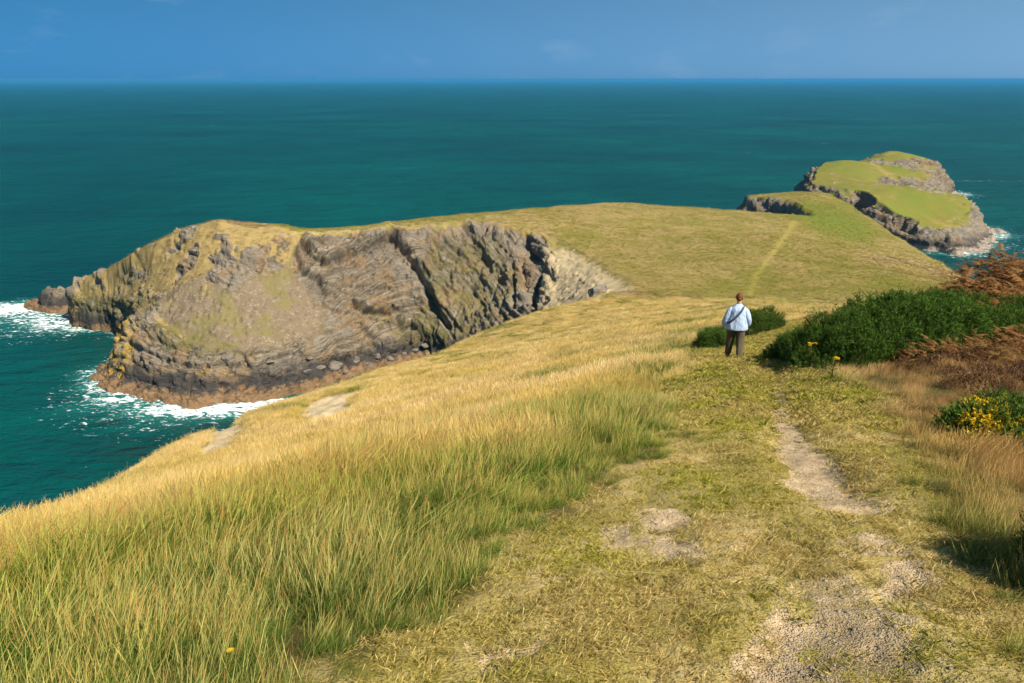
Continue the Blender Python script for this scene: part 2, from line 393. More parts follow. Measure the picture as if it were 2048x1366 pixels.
# -- land: grass, rock, scree and the tide bands of the shore, all by masks baked per vertex
def land_material(name, green=0.5):
    m = M(name); pos = m.pos()
    A = m.attr("mask_a"); sep = m.n("SeparateColor"); m.link(A.outputs["Color"], sep.inputs[0])
    B = m.attr("mask_b"); sepb = m.n("SeparateColor"); m.link(B.outputs["Color"], sepb.inputs[0])
    rock, scree, lich = sep.outputs[0], sep.outputs[1], sep.outputs[2]
    moss, greenm, trail = sepb.outputs[0], sepb.outputs[1], sepb.outputs[2]
    bed = m.attr("bed").outputs["Fac"]
    z = m.n("SeparateXYZ"); m.link(pos, z.inputs[0]); zz = z.outputs[2]
    nc = m.n('SeparateColor'); m.link(m.attr('patch').outputs['Color'], nc.inputs[0]); n1, n4, wob = nc.outputs
    n2 = m.noise(pos, .6, 4, .62); n3 = m.noise(pos, 3.2, 3, .65)
    streak = m.noise(m.mapping(pos, (.35, 1.5, 1.5), (0, 0, .35)), .8, 3, .65)
    straw = m.mix(n3, (.24, .165, .055), (.42, .305, .125)); olive = m.mix(n3, (.12, .115, .016), (.25, .215, .035))
    gf = m.math('ADD', m.math('ADD', m.rng(n4, .35, .65, -.28, .28), m.rng(streak, .35, .65, -.38, .38)), greenm)
    grass = m.mix(gf, straw, olive)
    grass = m.mix(m.rng(n2, .55, .8, 0, .55), grass, (.22, .15, .05))
    lush = m.mix(n3, (.10, .135, .012), (.20, .215, .03))
    grass = m.mix(m.rng(greenm, .9, 1.6, 0, 1), grass, lush)
    grass = m.mix(trail, grass, m.mix(n3, (.30, .25, .045), (.40, .32, .07)))
    # rock beds
    xy = m.n('SeparateXYZ'); m.link(pos, xy.inputs[0]); l3 = m.n('CombineXYZ'); m.link(xy.outputs[0], l3.inputs[0]); m.link(xy.outputs[1], l3.inputs[1]); m.link(bed, l3.inputs[2])
    lay = m.n("CombineXYZ"); m.link(bed, lay.inputs[2])
    bb = m.math('ADD', bed, m.math('MULTIPLY', wob, 1.2))
    l2 = m.n("CombineXYZ"); m.link(bb, l2.inputs[0]); m.link(m.math('MULTIPLY', wob, .6), l2.inputs[1])
    strata = m.noise(l2.outputs[0], 2.2, 4, .72)
    rockc = m.mix(m.rng(strata, .36, .64), (.085, .066, .046), (.35, .28, .195))
    rockc = m.mix(m.rng(n1, .40, .62, 0, .6), rockc, m.mix(n3, (.20, .17, .135), (.33, .285, .225)))
    rockc = m.mix(m.rng(n4, .52, .68, 0, .55), rockc, (.30, .185, .085))
    rockc = m.mix(m.rng(n3, .30, .46, .65, 0), rockc, (.06, .048, .036))
    # scree: brown earth with pale flakes
    fl = m.voro(m.mapping(pos, (1, 1, 1.6)), 2.4, 'F1', 1)
    fls = m.n("SeparateColor"); m.link(fl, fls.inputs[0])
    sc = m.mix(n2, (.15, .108, .066), (.27, .20, .125)); sc = m.mix(m.math('MULTIPLY', m.rng(fls.outputs[0], .80, .95, 0, .8), m.rng(n2, .42, .6)), sc, (.36, .30, .235)); sc = m.mix(m.rng(fls.outputs[1], .0, .15, .55, 0), sc, (.07, .055, .04))
    sc = m.mix(m.rng(n4, .5, .64, 0, .7), sc, m.mix(n3, (.15, .13, .04), (.24, .195, .07)))
    col = m.mix(m.rng(m.math('ADD', scree, m.rng(n2, .3, .7, -.25, .25)), .42, .58), grass, sc)
    col = m.mix(m.rng(m.math('ADD', rock, m.math('ADD', m.rng(n2, .3, .7, -.3, .3), m.rng(n3, .3, .7, -.12, .12))), .44, .56), col, rockc)
    col = m.mix(m.rng(m.math('ADD', moss, m.math('ADD', m.rng(n2, .3, .7, -.35, .35), m.rng(n3, .3, .7, -.2, .2))), .45, .75, 0, .85), col, m.mix(n3, (.095, .09, .02), (.20, .17, .045)))
    # shore bands
    zn = m.math('ADD', zz, m.math('ADD', m.rng(n2, .2, .8, -1.1, 1.1), m.rng(n4, .3, .7, -1.0, 1.0)))
    dark = m.mix(n3, (.022, .021, .021), (.075, .068, .06))
    tanc = m.mix(n3, (.14, .08, .04), (.36, .225, .115)); tanc = m.mix(m.rng(n2, .5, .7, 0, .7), tanc, (.10, .07, .03)); tanc = m.mix(m.attr('pale').outputs['Fac'], tanc, m.mix(n3, (.26, .20, .15), (.52, .44, .36)))
    sh = m.attr("shore").outputs["Fac"]
    col = m.mix(m.math('MULTIPLY', sh, m.rng(zn, 6.4, 3.8, 0, .92)), col, dark)
    col = m.mix(m.math('MULTIPLY', sh, m.rng(m.math('ADD', zz, m.rng(n2, .2, .8, -.9, .9)), 2.2, 1.5, 0, 1)), col, tanc)
    col = m.mix(m.rng(m.math('ADD', lich, m.math('ADD', m.rng(n2, .3, .7, -.35, .35), m.rng(n3, .3, .7, -.15, .15))), .42, .66, 0, .85), col, m.mix(n3, (.34, .19, .015), (.62, .42, .05)))
    gu = m.attr("guano").outputs["Fac"]
    col = m.mix(m.rng(m.math('ADD', gu, m.rng(n2, .3, .7, -.35, .35)), .5, .58), col, (.75, .72, .66))
    col = m.mix(m.rng(m.math('ADD', m.attr('earth').outputs['Fac'], m.math('ADD', m.rng(n2, .3, .7, -.3, .3), m.rng(n3, .3, .7, -.15, .15))), .3, .75, 0, .92), col, m.mix(n3, (.38, .28, .14), (.66, .52, .33)))
    # relief
    ck = m.voro(m.mapping(l3.outputs[0], (.30, .30, 1.3)), 1.0, 'DISTANCE_TO_EDGE')
    rk = m.math('MAXIMUM', rock, m.math('MULTIPLY', sh, m.rng(zz, 8, 6)))
    h1 = m.math('MULTIPLY', m.math('ADD', strata, m.math('MULTIPLY', m.rng(ck, 0, .10, -.45, 0), m.rng(wob, .48, .66))), rk); b = m.bump(h1, 1.0, .8)
    b = m.bump(n3, .55, .35, b)
    return m.done(m.princ(col, .92, b, .15))

mat_land = land_material("headland_ground")

def land_masks(ob, **k):
    n = len(ob.data.vertices); one = np.ones(n); z = np.zeros(n)
    g = lambda s: k.get(s, z)
    attr(ob, "mask_a", np.stack([g('rock'), g('scree'), g('lichen'), one], 1), 'FLOAT_COLOR')
    attr(ob, "mask_b", np.stack([g('moss'), g('green'), g('trail'), one], 1), 'FLOAT_COLOR')
    for s in ('bed', 'shore', 'guano', 'pale', 'earth'): attr(ob, s, g(s))
    co = np.zeros(n * 3, np.float32); ob.data.vertices.foreach_get("co", co); x, y, z_ = co.reshape(-1, 3).T.astype(float)
    q = lambda f, s, o: np.clip(.5 + .42 * fbm(x * f + s, y * f, z_ * f, o, .55), 0, 1)
    attr(ob, "patch", np.stack([q(.06, 1, 3), q(.16, 31, 4), q(.35, 57, 3), one], 1), 'FLOAT_COLOR')

def normals(X, Y, Z):
    P3 = np.stack([X, Y, Z], -1)
    du = np.gradient(P3, axis=0); dv = np.gradient(P3, axis=1)
    n = np.cross(du, dv); n /= np.linalg.norm(n, axis=-1)[..., None] + 1e-9
    return n * np.sign(n[..., 2:3] + 1e-9)

def bedding(p, px, py):
    """position across the rock beds; the beds are folded, dipping differently along the cliff"""
    x, y, z = p[..., 0], p[..., 1], p[..., 2]
    wob = 2.2 * pn(x * .05, y * .05, z * .05) + .8 * pn(x * .17, y * .17, z * .17)
    arch = np.where(x < -25, -.42 * (x + 25), .85 * (x + 25))
    arch = np.where(x < -62, .42 * 37 + .12 * (x + 62), arch)
    return z * 0.86 + y * .12 + arch + wob

def steps(s, th, seed=0):
    """beds of uneven thickness that stand proud by different amounts"""
    q = s / th; i = np.floor(q).astype(int); f = q - i
    r = np.random.default_rng(seed).random(512)
    a = r[i & 511]; b = r[(i + 1) & 511]
    e = sst(.88, 1.0, f)
    return a * (1 - e) + b * e

def rock_relief(p, bed, amp=1.0):
    x, y, z = p[..., 0], p[..., 1], p[..., 2]
    v1, e1 = cells(x * .16 + .2 * bed, y * .16, z * .16, 1)
    d = 1.3 * (v1 - .5) + 1.5 * (steps(bed, 3.1, 5) - .5) + .8 * (steps(bed, 1.5, 1) - .5) + .55 * (steps(bed + .6 * pn(x * .3, y * .3, z * .3), .62, 2) - .5)
    d = d + .55 * fbm(x * .22, y * .22, z * .22, 4, .55) - .5 * np.exp(-(e1 / .09) ** 2)
    d = d + .35 * (1 - 2 * np.abs(pn(x * .45 + 4, y * .45, z * .2)))
    v2, e2 = cells(x * .42, y * .42, bed * .75, 2)
    d = d + .55 * (v2 - .5) - .30 * np.exp(-(e2 / .07) ** 2)
    v3, e3 = cells(x * .95, y * .95, bed * 1.8, 3)
    d = d + .22 * (v3 - .5)
    return d * amp

def band(px, py, pts, width, tail=.25):
    d, s, side = line_d(pts, px, py)
    return np.exp(-(d / width) ** 2), s, side

# ------------------------------------------------------------------ headland
xs = np.concatenate([np.arange(-172, -145, .5), np.arange(-145, 22, .27), np.arange(22, 175, .95)])
ys = np.concatenate([np.arange(138, 152, .6), np.arange(152, 226, .27), np.arange(226, 350, .95)])
X, Y = np.meshgrid(xs, ys, indexing='ij')
Z, T, DC = terrain(X, Y)
N = normals(X, Y, Z)
p3 = np.stack([X, Y, Z], -1)
PX, PY = project(p3)
slope = np.sqrt(np.clip(1 - N[..., 2] ** 2, 0, 1))
bed = bedding(p3, PX, PY)
cl = sst(1.0, .93, T)                                     # on the cliff
# which kind of ground: read off the photograph, placed on the slope itself
def zone(pts, soft=14):
    return sst(-soft, soft, poly_sd(pts, PX, PY))
nzone = fbm(X * .12, Y * .12, Z * .12, 3)
crag = np.maximum.reduce([zone([(585, 470), (800, 455), (905, 470), (880, 560), (915, 660), (760, 640), (640, 610), (585, 545)]),
                          zone([(925, 432), (1040, 440), (1100, 490), (1110, 560), (1085, 640), (1000, 660), (985, 560), (960, 500)]) * .85,
                          zone([(690, 580), (880, 560), (930, 720), (600, 800), (560, 760)], 22) * .75,
                          zone([(130, 590), (250, 580), (330, 610), (300, 670), (110, 680)]) * .95,
                          zone([(200, 640), (300, 640), (420, 700), (560, 700), (700, 690), (900, 660), (900, 860), (200, 860)], 10)])
crag = np.maximum(crag, zone([(1490, 380), (1604, 382), (1600, 432), (1480, 432)], 4))
crag = np.maximum(crag, sst(.76, .86, slope) * .8)
crag = np.maximum(crag, .85 * zone([(850, 450), (990, 445), (1060, 560), (1010, 690), (860, 700), (820, 560)], 25) * sst(-.75, -.2, nzone))
westslope_ = 0
westslope = zone([(120, 520), (440, 430), (600, 470), (560, 540), (420, 600), (330, 600), (250, 585), (160, 600)], 16)
crag = crag * cl * (1 - .8 * westslope)
scree = np.clip(zone([(300, 600), (480, 520), (600, 540), (720, 640), (700, 700), (420, 700)], 25) * 1.0 + .35 * cl, 0, 1) * (1 - .35 * westslope)
scree = np.maximum(scree, zone([(840, 450), (1000, 440), (1060, 560), (1010, 690), (840, 690)], 20) * .8)
scree = np.maximum(scree, zone([(1085, 490), (1150, 540), (1260, 590), (1180, 610), (1080, 620)], 10) * .8)
outcrop = sst(.18, .55, fbm(X * .16 + 3, Y * .16, Z * .1, 3) + .12 + .35 * pn(X * .6, Y * .6) + .25 * zone([(330, 560), (480, 500), (600, 470), (560, 540), (420, 600)], 30)) * westslope * .9
rockm = np.clip(np.maximum(crag + .25 * nzone * (crag > .05), outcrop), 0, 1)
moss = np.clip(zone([(130, 590), (250, 580), (330, 610), (290, 640), (120, 640)], 14) * .5 + zone([(860, 470), (990, 470), (1050, 560), (1000, 680), (860, 700), (830, 600)], 25) * .40 + .16 * cl + zone([(300, 650), (430, 660), (520, 720), (330, 715)], 18) * .45 + zone([(700, 600), (860, 640), (900, 700), (820, 720)], 20) * .35, 0, 1)
lich = zone([(215, 640), (290, 645), (275, 690), (250, 760), (205, 750)], 10) * .50 + zone([(125, 600), (160, 590), (175, 640), (130, 640)], 8) * .35 * 1.0 + zone([(380, 735), (480, 735), (480, 752), (380, 752)], 8) * .4 + zone([(1580, 405), (1625, 415), (1615, 432), (1580, 432)], 5) * .5
disp = rock_relief(p3, bed) * np.clip(rockm * 1.15, 0, 1)
sv, se = cells(X * .9, Y * .9, Z * .9, 7)
disp += scree * cl * (1 - rockm) * (.55 * np.maximum(sv - .72, 0) / .28 * sst(0, .25, se) + .14 * fbm(X * .8, Y * .8, Z * .8, 3))
disp += .35 * fbm(X * .18, Y * .18, Z * .18, 5, .6) * cl + (.30 * fbm(X * .10, Y * .10, 0, 3) + .06 * fbm(X * .5, Y * .5, 0, 2)) * (1 - cl)
# named features of the face: overhanging ribs with a shaded foot, gullies between them
def rib(pts, w, out, cut):
    d, s, side = line_d(pts, PX, PY)
    sd = np.sign(side) * d
    e = sst(0, .06, s) * sst(1, .94, s)
    return (out * np.exp(-((sd - w * .8) / (w * .9)) ** 2) * (sd > -w) - cut * np.exp(-((sd + w * .45) / (w * .45)) ** 2)) * e * (d < 6 * w)
front = (T < 1.0) & (Y < 240)
feat = rib([(908, 658), (884, 630), (868, 600), (850, 560), (830, 528), (805, 492), (775, 452)], 12, 1.4, 2.1)
feat += rib([(795, 460), (748, 480), (700, 506), (650, 526), (622, 500), (598, 474)], 12, 1.9, 2.4)
feat += rib([(815, 614), (775, 624), (730, 622), (700, 610)], 10, 1.5, 2.0)
feat += rib([(850, 650), (806, 656), (795, 630)], 9, 1.2, 1.6)
feat += rib([(990, 545), (968, 500), (945, 470), (922, 443)], 11, 1.2, 1.2)
feat += rib([(1048, 470), (1058, 510), (1075, 545), (1068, 590), (1060, 630)], 11, 1.7, 2.4)
feat += rib([(1020, 520), (1024, 560), (1022, 620)], 8, 1.0, 1.6)
feat += rib([(640, 606), (655, 590), (640, 562), (605, 540), (592, 500)], 9, 1.0, 1.4)
feat += rib([(760, 700), (735, 660), (720, 640)], 12, .8, 1.0)
feat += rib([(230, 600), (250, 630), (255, 655)], 12, 1.0, 1.2)
disp = disp + feat * front
z_ok = sst(-1, 1.5, Z)
p3 = p3 + N * (disp * z_ok)[..., None]
F = grid_faces(len(xs), len(ys))
V = p3.reshape(-1, 3); fz = V[:, 2][F].max(1)
used, F2 = compact(V, F, fz > -2.5)
cell = 0
headland = new_obj("headland", V[used], F2, mat_land, smooth=False)
tag(headland, kind="structure")
# field colour: greener centre, dry rim; the mown trail; the mossy neck
green = .42 + .40 * fbm(X * .02, Y * .02, 9.1, 3) + .40 * zone([(1560, 380), (1700, 390), (1760, 470), (1700, 500), (1560, 440)], 40)
green += .55 * zone([(1600, 375), (1700, 390), (1740, 440), (1640, 455), (1590, 430)], 34) + .25 * fbm(X * .06, Y * .06, 4, 3)
green += .35 * zone([(1480, 540), (1800, 540), (1850, 590), (1300, 600)], 20) - .45 * zone([(1050, 420), (1130, 520), (1290, 570), (1250, 600), (1060, 540), (980, 440)], 22)
green += .4 * zone([(1590, 420), (1760, 430), (1740, 510), (1680, 500)], 34)
green -= .55 * zone([(1700, 500), (1890, 520), (1920, 560), (1840, 560), (1720, 530)], 8)
green = np.where(westslope > .3, -.35, green)
green = green - .5 * zone([(840, 470), (1000, 470), (1050, 560), (1000, 690), (840, 690)], 25)
tr, _, _ = line_d([(1588, 445), (1560, 485), (1530, 525), (1510, 555), (1500, 590)], PX, PY)
trail = np.exp(-(tr / 4.0) ** 2) * .6 * (Y > 145) * (T > .99)
shore = sst(.55, .35, T) * sst(130, 140, Y)
earth = zone([(1088, 500), (1140, 500), (1230, 560), (1290, 590), (1200, 610), (1075, 640), (1082, 560)], 14) * .62 + .3 * zone([(1100, 470), (1180, 520), (1300, 575), (1240, 600), (1120, 540)], 16) + .35 * zone([(520, 470), (600, 462), (900, 440), (1000, 425), (1000, 436), (800, 458), (600, 474)], 5)
land_masks(headland, earth=earth.ravel()[used], rock=rockm.ravel()[used], scree=scree.ravel()[used], lichen=lich.ravel()[used], moss=moss.ravel()[used], green=green.ravel()[used], trail=trail.ravel()[used], bed=bed.ravel()[used], shore=shore.ravel()[used])

cell = np.gradient(xs)[:, None] * np.gradient(ys)[None, :]
HL = dict(v=V[used], green=green.ravel()[used], w=(cell * 2.2 * np.where(T > .985, 1, westslope * .8) * (rockm < .25) * (scree < .5) * (trail < .2) * (Z > 4)).ravel()[used])
# ------------------------------------------------------------------ dark tidal rock off the point
tx = np.arange(-168, -140, .3); ty = np.arange(226, 256, .3); TX, TY = np.meshgrid(tx, ty, indexing='ij')
ux, uy = (TX + 151.5) / 11.5, (TY - 239.5 + .25 * (TX + 151.5)) / 6.0
dd_ = 1 - np.sqrt(ux ** 2 + uy ** 2) + .22 * fbm(TX * .15, TY * .15, 4, 3)
TZ = np.where(dd_ > 0, 1.6 * sst(0, .18, dd_) + 5.4 * sst(.22, .75, dd_ + .12 * (TX + 151) / 11), dd_ * 6)
TN = normals(TX, TY, TZ); tp = np.stack([TX, TY, TZ], -1); tb = bedding(tp, 0, 0)
tp = tp + TN * (rock_relief(tp, tb, .8) * sst(-1, 1.5, TZ))[..., None]
TV = tp.reshape(-1, 3); TF = grid_faces(len(tx), len(ty)); tu, TF2 = compact(TV, TF, TV[:, 2][TF].max(1) > -2)
trock = new_obj("tidal_rock", TV[tu], TF2, mat_land, smooth=False)
tag(trock, "low dark rock with a tan foot in the surf off the headland's left tip", "rock")
land_masks(trock, rock=np.ones(len(tu)), bed=tb.ravel()[tu], shore=np.ones(len(tu)))
# ------------------------------------------------------------------ island
xs = np.arange(136, 312, .62); ys = np.arange(305, 530, .62)
X, Y = np.meshgrid(xs, ys, indexing='ij')
Z, T, DC = island(X, Y)
N = normals(X, Y, Z); p3 = np.stack([X, Y, Z], -1); PX, PY = project(p3)
slope = np.sqrt(np.clip(1 - N[..., 2] ** 2, 0, 1))
bed = Z * .9 + X * .25 - Y * .1 + 2 * pn(X * .04, Y * .04, Z * .04)
cl = sst(1.0, .92, T)
terr = np.maximum(zone([(1735, 318), (1800, 322), (1862, 332), (1884, 350), (1870, 352), (1800, 336), (1740, 328)], 4), zone([(1800, 352), (1870, 358), (1890, 372), (1890, 392), (1830, 382), (1795, 366)], 5))
rockm = np.clip(np.maximum(sst(.48, .66, slope + .12 * fbm(X * .1, Y * .1, Z * .1, 3)), terr * .6), 0, 1)
rockm = np.maximum(rockm, sst(.84, .70, T + .12 * fbm(X * .1, Y * .1, 0, 3)) * sst(330, 300, Y - X * .35))
rockm = np.maximum(rockm, sst(.45, .2, T))
disp = rock_relief(p3, bed, 1.5) * rockm + .4 * fbm(X * .1, Y * .1, Z * .1, 4)
p3 = p3 + N * (disp * sst(-1, 1.5, Z))[..., None]
p3[..., 2] += 1.5 * terr * 0
F = grid_faces(len(xs), len(ys)); V = p3.reshape(-1, 3); fz = V[:, 2][F].max(1)
used, F2 = compact(V, F, fz > -2.5)
isl = new_obj("island", V[used], F2, mat_land, smooth=False); tag(isl, kind="structure")
green = 1.15 + .5 * fbm(X * .04, Y * .04, 2.2, 3)
guano = np.exp(-(line_d([(1662, 340), (1668, 365), (1676, 392)], PX, PY)[0] / 5) ** 2) * .34 + np.exp(-(line_d([(1752, 322), (1800, 325), (1862, 340)], PX, PY)[0] / 3) ** 2) * .25
pale = zone([(1880, 480), (1950, 440), (1998, 455), (1980, 480), (1920, 515), (1870, 512)], 8)
moss = np.clip(.2 * cl + .2 * fbm(X * .1, Y * .1, Z * .1, 2), 0, 1)
land_masks(isl, rock=rockm.ravel()[used], moss=moss.ravel()[used], green=green.ravel()[used], bed=bed.ravel()[used], shore=(sst(.6, .3, T) * .9).ravel()[used], pale=np.ones(len(used)) * .9, guano=guano.ravel()[used], lichen=(0 * X).ravel()[used])

# ------------------------------------------------------------------ hillside in front
nA, nR = 620, 560
ang = np.linspace(math.radians(-74), math.radians(60), nA)
rad = 1.6 * (185 / 1.6) ** np.linspace(0, 1, nR)
AA, RR = np.meshgrid(ang, rad, indexing='ij')
X = np.sin(AA) * RR; Y = np.cos(AA) * RR - 1.2
Z, T, DC = terrain(X, Y, rough=True)
PX, PY = project(np.stack([X, Y, Z], -1))
# small ground forms
Z0 = Z.copy()

def wpoly(pts): return np.array([ground(a, b)[:2] for a, b in pts])
TRACK = wpoly([(1505, 728), (1545, 742), (1562, 760), (1566, 790), (1572, 830), (1592, 880), (1625, 930), (1662, 980), (1705, 1003)])
TRACK_W = [.13, .15, .16, .17, .18, .20, .23, .24, .27]
PATCHES = [wpoly(p) for p in ([(1640, 995), (1690, 985), (1752, 1005), (1720, 1018), (1660, 1012)],
    [(1685, 1072), (1760, 1070), (1800, 1108), (1730, 1116), (1690, 1100)],
    [(1755, 1132), (1840, 1125), (1872, 1180), (1840, 1205), (1785, 1198)],
    [(1302, 1070), (1372, 1066), (1402, 1100), (1398, 1135), (1355, 1132), (1335, 1100)],
    [(1195, 1042), (1250, 1040), (1256, 1080), (1205, 1088)],
    [(1285, 1022), (1350, 1022), (1372, 1048), (1310, 1054)],
    [(965, 1300), (1030, 1298), (1045, 1322), (985, 1332)],
    [(1505, 1270), (1560, 1230), (1640, 1260), (1560, 1380), (1500, 1400)])]
GRAVEL = wpoly([(1640, 1165), (1700, 1160), (1740, 1200), (1830, 1230), (1860, 1300), (1840, 1365), (1560, 1365), (1580, 1280), (1640, 1230)])
SHORT = np.vstack([wpoly([(720, 1380), (820, 1285), (920, 1180), (1000, 1080), (1130, 1000), (1260, 950), (1325, 880), (1362, 800), (1380, 740), (1390, 702)]), [[6.6, 24], [9.5, 34], [15, 44], [19, 43], [13, 32], [9.3, 23]],
                   wpoly([(1530, 700), (1570, 728), (1640, 760), (1730, 790), (1800, 860), (1850, 920), (1880, 990), (1950, 1090), (2060, 1200), (2200, 1380)]), [[3.2, 1.0], [1.0, 0.2], [-.6, .9]]])
SCAR = wpoly([(590, 866), (606, 812), (668, 790), (735, 782), (705, 818), (650, 850)])
SCAR2 = wpoly([(375, 930), (412, 870), (455, 848), (505, 842), (475, 890), (430, 925)])

def fields(x, y):
    nb = fbm(x * 1.3, y * 1.3, 0, 3) * .12 + fbm(x * 5, y * 5, 0, 2) * .05
    d, s, _ = line_d(TRACK, x, y)
    wdt = np.interp(s, np.linspace(0, 1, len(TRACK_W)), TRACK_W)
    bare = sst(.10, -.05, d - wdt + nb * .9) * sst(0, .04, s)
    rut = sst(.30, -.1, d - wdt)
    for pp in PATCHES: bare = np.maximum(bare, sst(-.13, .11, poly_sd(pp, x, y) + .025 + nb * .9))
    grav = sst(-.25, .45, poly_sd(GRAVEL, x, y) + .08 + nb * 1.3)
    sh = sst(-.30, .35, poly_sd(SHORT, x, y) + nb * 3.2 + .25 * pn(x * .6, y * .6))
    bare = np.maximum(bare, .85 * sst(.50, .74, fbm(x * 1.25, y * 1.9, 21, 3)) * sh * sst(15, 9, y))
    scar = np.maximum(sst(-.3, .3, poly_sd(SCAR, x, y) + nb * 3 + 1.1 * fbm(x * .5, y * .5, 5, 3)), sst(-.3, .3, poly_sd(SCAR2, x, y) + nb * 3 + 1.0 * fbm(x * .6, y * .6, 5, 3)))
    return bare, grav, sh, rut, scar

bare, grav, short, rut, scar = fields(X, Y)
near = sst(70, 30, RR)
Z = Z + .10 * fbm(X * .55, Y * .55, 1.1, 3) * near * (1 - .5 * short) + .25 * fbm(X * .13, Y * .13, 5.1, 3) * sst(8, 20, RR)
Z = Z + (.035 * fbm(X * 2.2, Y * 2.2, 2.1, 3) + .012 * fbm(X * 9, Y * 9, 2.1, 2)) * short * near
Z = Z - .09 * rut * near - .025 * bare - .02 * grav + scar * (.22 * fbm(X * .9, Y * .9, 3, 3) - .2)
hill_shift = None
HX, HY, HZ, HAA = X, Y, Z, ang
def hill_z(x, y):
    """height of the finished hillside mesh (bilinear on its fan grid)"""
    x = np.asarray(x, float); y = np.asarray(y, float)
    a = np.arctan2(x, y + 1.2); r = np.hypot(x, y + 1.2)
    u = np.clip((a - ang[0]) / (ang[-1] - ang[0]) * (nA - 1), 0, nA - 1.001)
    v = np.clip(np.log(np.maximum(r, 1.6) / 1.6) / math.log(185 / 1.6) * (nR - 1), 0, nR - 1.001)
    i = u.astype(int); j = v.astype(int); fu = u - i; fv = v - j
    return (HZ[i, j] * (1 - fu) + HZ[i + 1, j] * fu) * (1 - fv) + (HZ[i, j + 1] * (1 - fu) + HZ[i + 1, j + 1] * fu) * fv

def hill_material():
    m = M("hillside_ground"); pos = m.pos()
    A = m.attr("mask_a"); sep = m.n("SeparateColor"); m.link(A.outputs["Color"], sep.inputs[0])
    bare, grav, short = sep.outputs
    B = m.attr("mask_b"); sb = m.n("SeparateColor"); m.link(B.outputs["Color"], sb.inputs[0])
    rock, scar, farm = sb.outputs
    n0 = m.noise(pos, .25, 4); n1 = m.noise(pos, 1.1, 5, .6); n2 = m.noise(pos, 6, 5, .65); n3 = m.noise(pos, 40, 3, .6)
    turf = m.mix(m.rng(n1, .38, .62), m.mix(n3, (.22, .18, .04), (.36, .28, .075)), m.mix(n3, (.40, .29, .11), (.62, .47, .22)))
    turf = m.mix(m.rng(n2, .55, .7, 0, .7), turf, m.mix(n3, (.33, .25, .12), (.45, .35, .18)))
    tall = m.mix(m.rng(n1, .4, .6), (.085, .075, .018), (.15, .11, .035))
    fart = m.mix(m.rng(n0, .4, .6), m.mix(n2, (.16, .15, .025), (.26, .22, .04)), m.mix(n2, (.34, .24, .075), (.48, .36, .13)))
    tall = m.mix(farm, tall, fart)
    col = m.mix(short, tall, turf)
    earth = m.mix(m.rng(n2, .35, .65), (.44, .31, .17), (.70, .52, .32)); earth = m.mix(m.rng(n3, .55, .7, 0, .5), earth, (.27, .20, .135))
    col = m.mix(m.rng(m.math('ADD', bare, m.rng(n2, .3, .7, -.25, .25)), .4, .6), col, earth)
    cv = m.n("SeparateColor"); vv = m.n("TexVoronoi"); m.link(pos, vv.inputs["Vector"]); vv.inputs["Scale"].default_value = 95; m.link(vv.outputs[1], cv.inputs[0])
    gcol = m.mix(cv.outputs[0], (.24, .175, .11), (.50, .38, .25)); gcol = m.mix(m.rng(cv.outputs[1], .75, .8), gcol, (.34, .20, .10))
    gcol = m.mix(m.rng(vv.outputs[0], .35, .7, 0, .6), gcol, (.18, .135, .09)); gcol = m.mix(m.rng(n1, .45, .65, 0, .8), gcol, earth)
    col = m.mix(m.rng(m.math('ADD', grav, m.rng(n2, .3, .7, -.35, .35)), .4, .65, 0, .9), col, gcol)
    rk = m.mix(n1, (.20, .15, .10), (.40, .32, .23))
    col = m.mix(m.rng(m.math('ADD', rock, m.rng(n1, .3, .7, -.3, .3)), .45, .6), col, rk)
    col = m.mix(scar, col, m.mix(n2, (.52, .38, .20), (.80, .62, .39)))
    b = m.bump(n2, .5, .04); b = m.bump(n3, .9, .03, b)
    vb = m.math('MULTIPLY', m.math('MAXIMUM', grav, bare), m.rng(vv.outputs[0], 0, .6, 1, 0)); b = m.bump(vb, .8, .012, b)
    return m.done(m.princ(col, .95, b, .1))
mat_hill = hill_material()
V = np.stack([X, Y, Z], -1).reshape(-1, 3); F = grid_faces(nA, nR)
keep = (V[:, 2][F].max(1) > -2) & (V[:, 1][F].min(1) < 150)
# the headland mesh takes over past the bank
used, F2 = compact(V, F, keep)
hillside = new_obj("hillside", V[used], F2, mat_hill); tag(hillside, kind="structure")
one = np.ones(len(used))
steep = sst(.75, .45, T) * (Y < 140)
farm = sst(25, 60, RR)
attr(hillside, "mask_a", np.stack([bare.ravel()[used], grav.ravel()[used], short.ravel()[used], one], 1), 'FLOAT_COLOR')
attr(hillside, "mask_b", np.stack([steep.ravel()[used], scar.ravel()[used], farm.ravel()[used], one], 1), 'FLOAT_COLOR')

# ------------------------------------------------------------------ sea
def spread(a, b, step, far, n):
    mid = np.arange(a, b, step)
    lo = a - step * np.cumsum(1.0 * (far / step) ** (np.arange(1, n + 1) / n)) ; hi = mid[-1] + step * np.cumsum(1.0 * (far / step) ** (np.arange(1, n + 1) / n))
    return np.concatenate([lo[::-1], mid, hi])
xs = np.concatenate([spread(-215, -20, .8, 9000, 40)[:-40], np.arange(-20, 130, 3.0), np.arange(130, 330, 1.6)])
hi = xs[-1] + 2 * np.cumsum((4500) ** (np.arange(1, 41) / 40)); xs = np.concatenate([xs, hi])
ys = np.concatenate([[-3000, -800, -200, -50, 20, 60, 90, 110, 125], np.arange(132, 275, .8), np.arange(275, 540, 1.8)])
hi = ys[-1] + 2 * np.cumsum((6000) ** (np.arange(1, 51) / 50)); ys = np.concatenate([ys, hi])
X, Y = np.meshgrid(xs, ys, indexing='ij')
dm = poly_sd(COAST, X, Y); di = poly_sd(I_COAST, X, Y)
nw = fbm(X * .09, Y * .09, 3.3, 3) * 3.0 + fbm(X * .35, Y * .35, 8.3, 2) * 0.8
dsh = -np.maximum(dm + nw * .8, di + nw * .5)
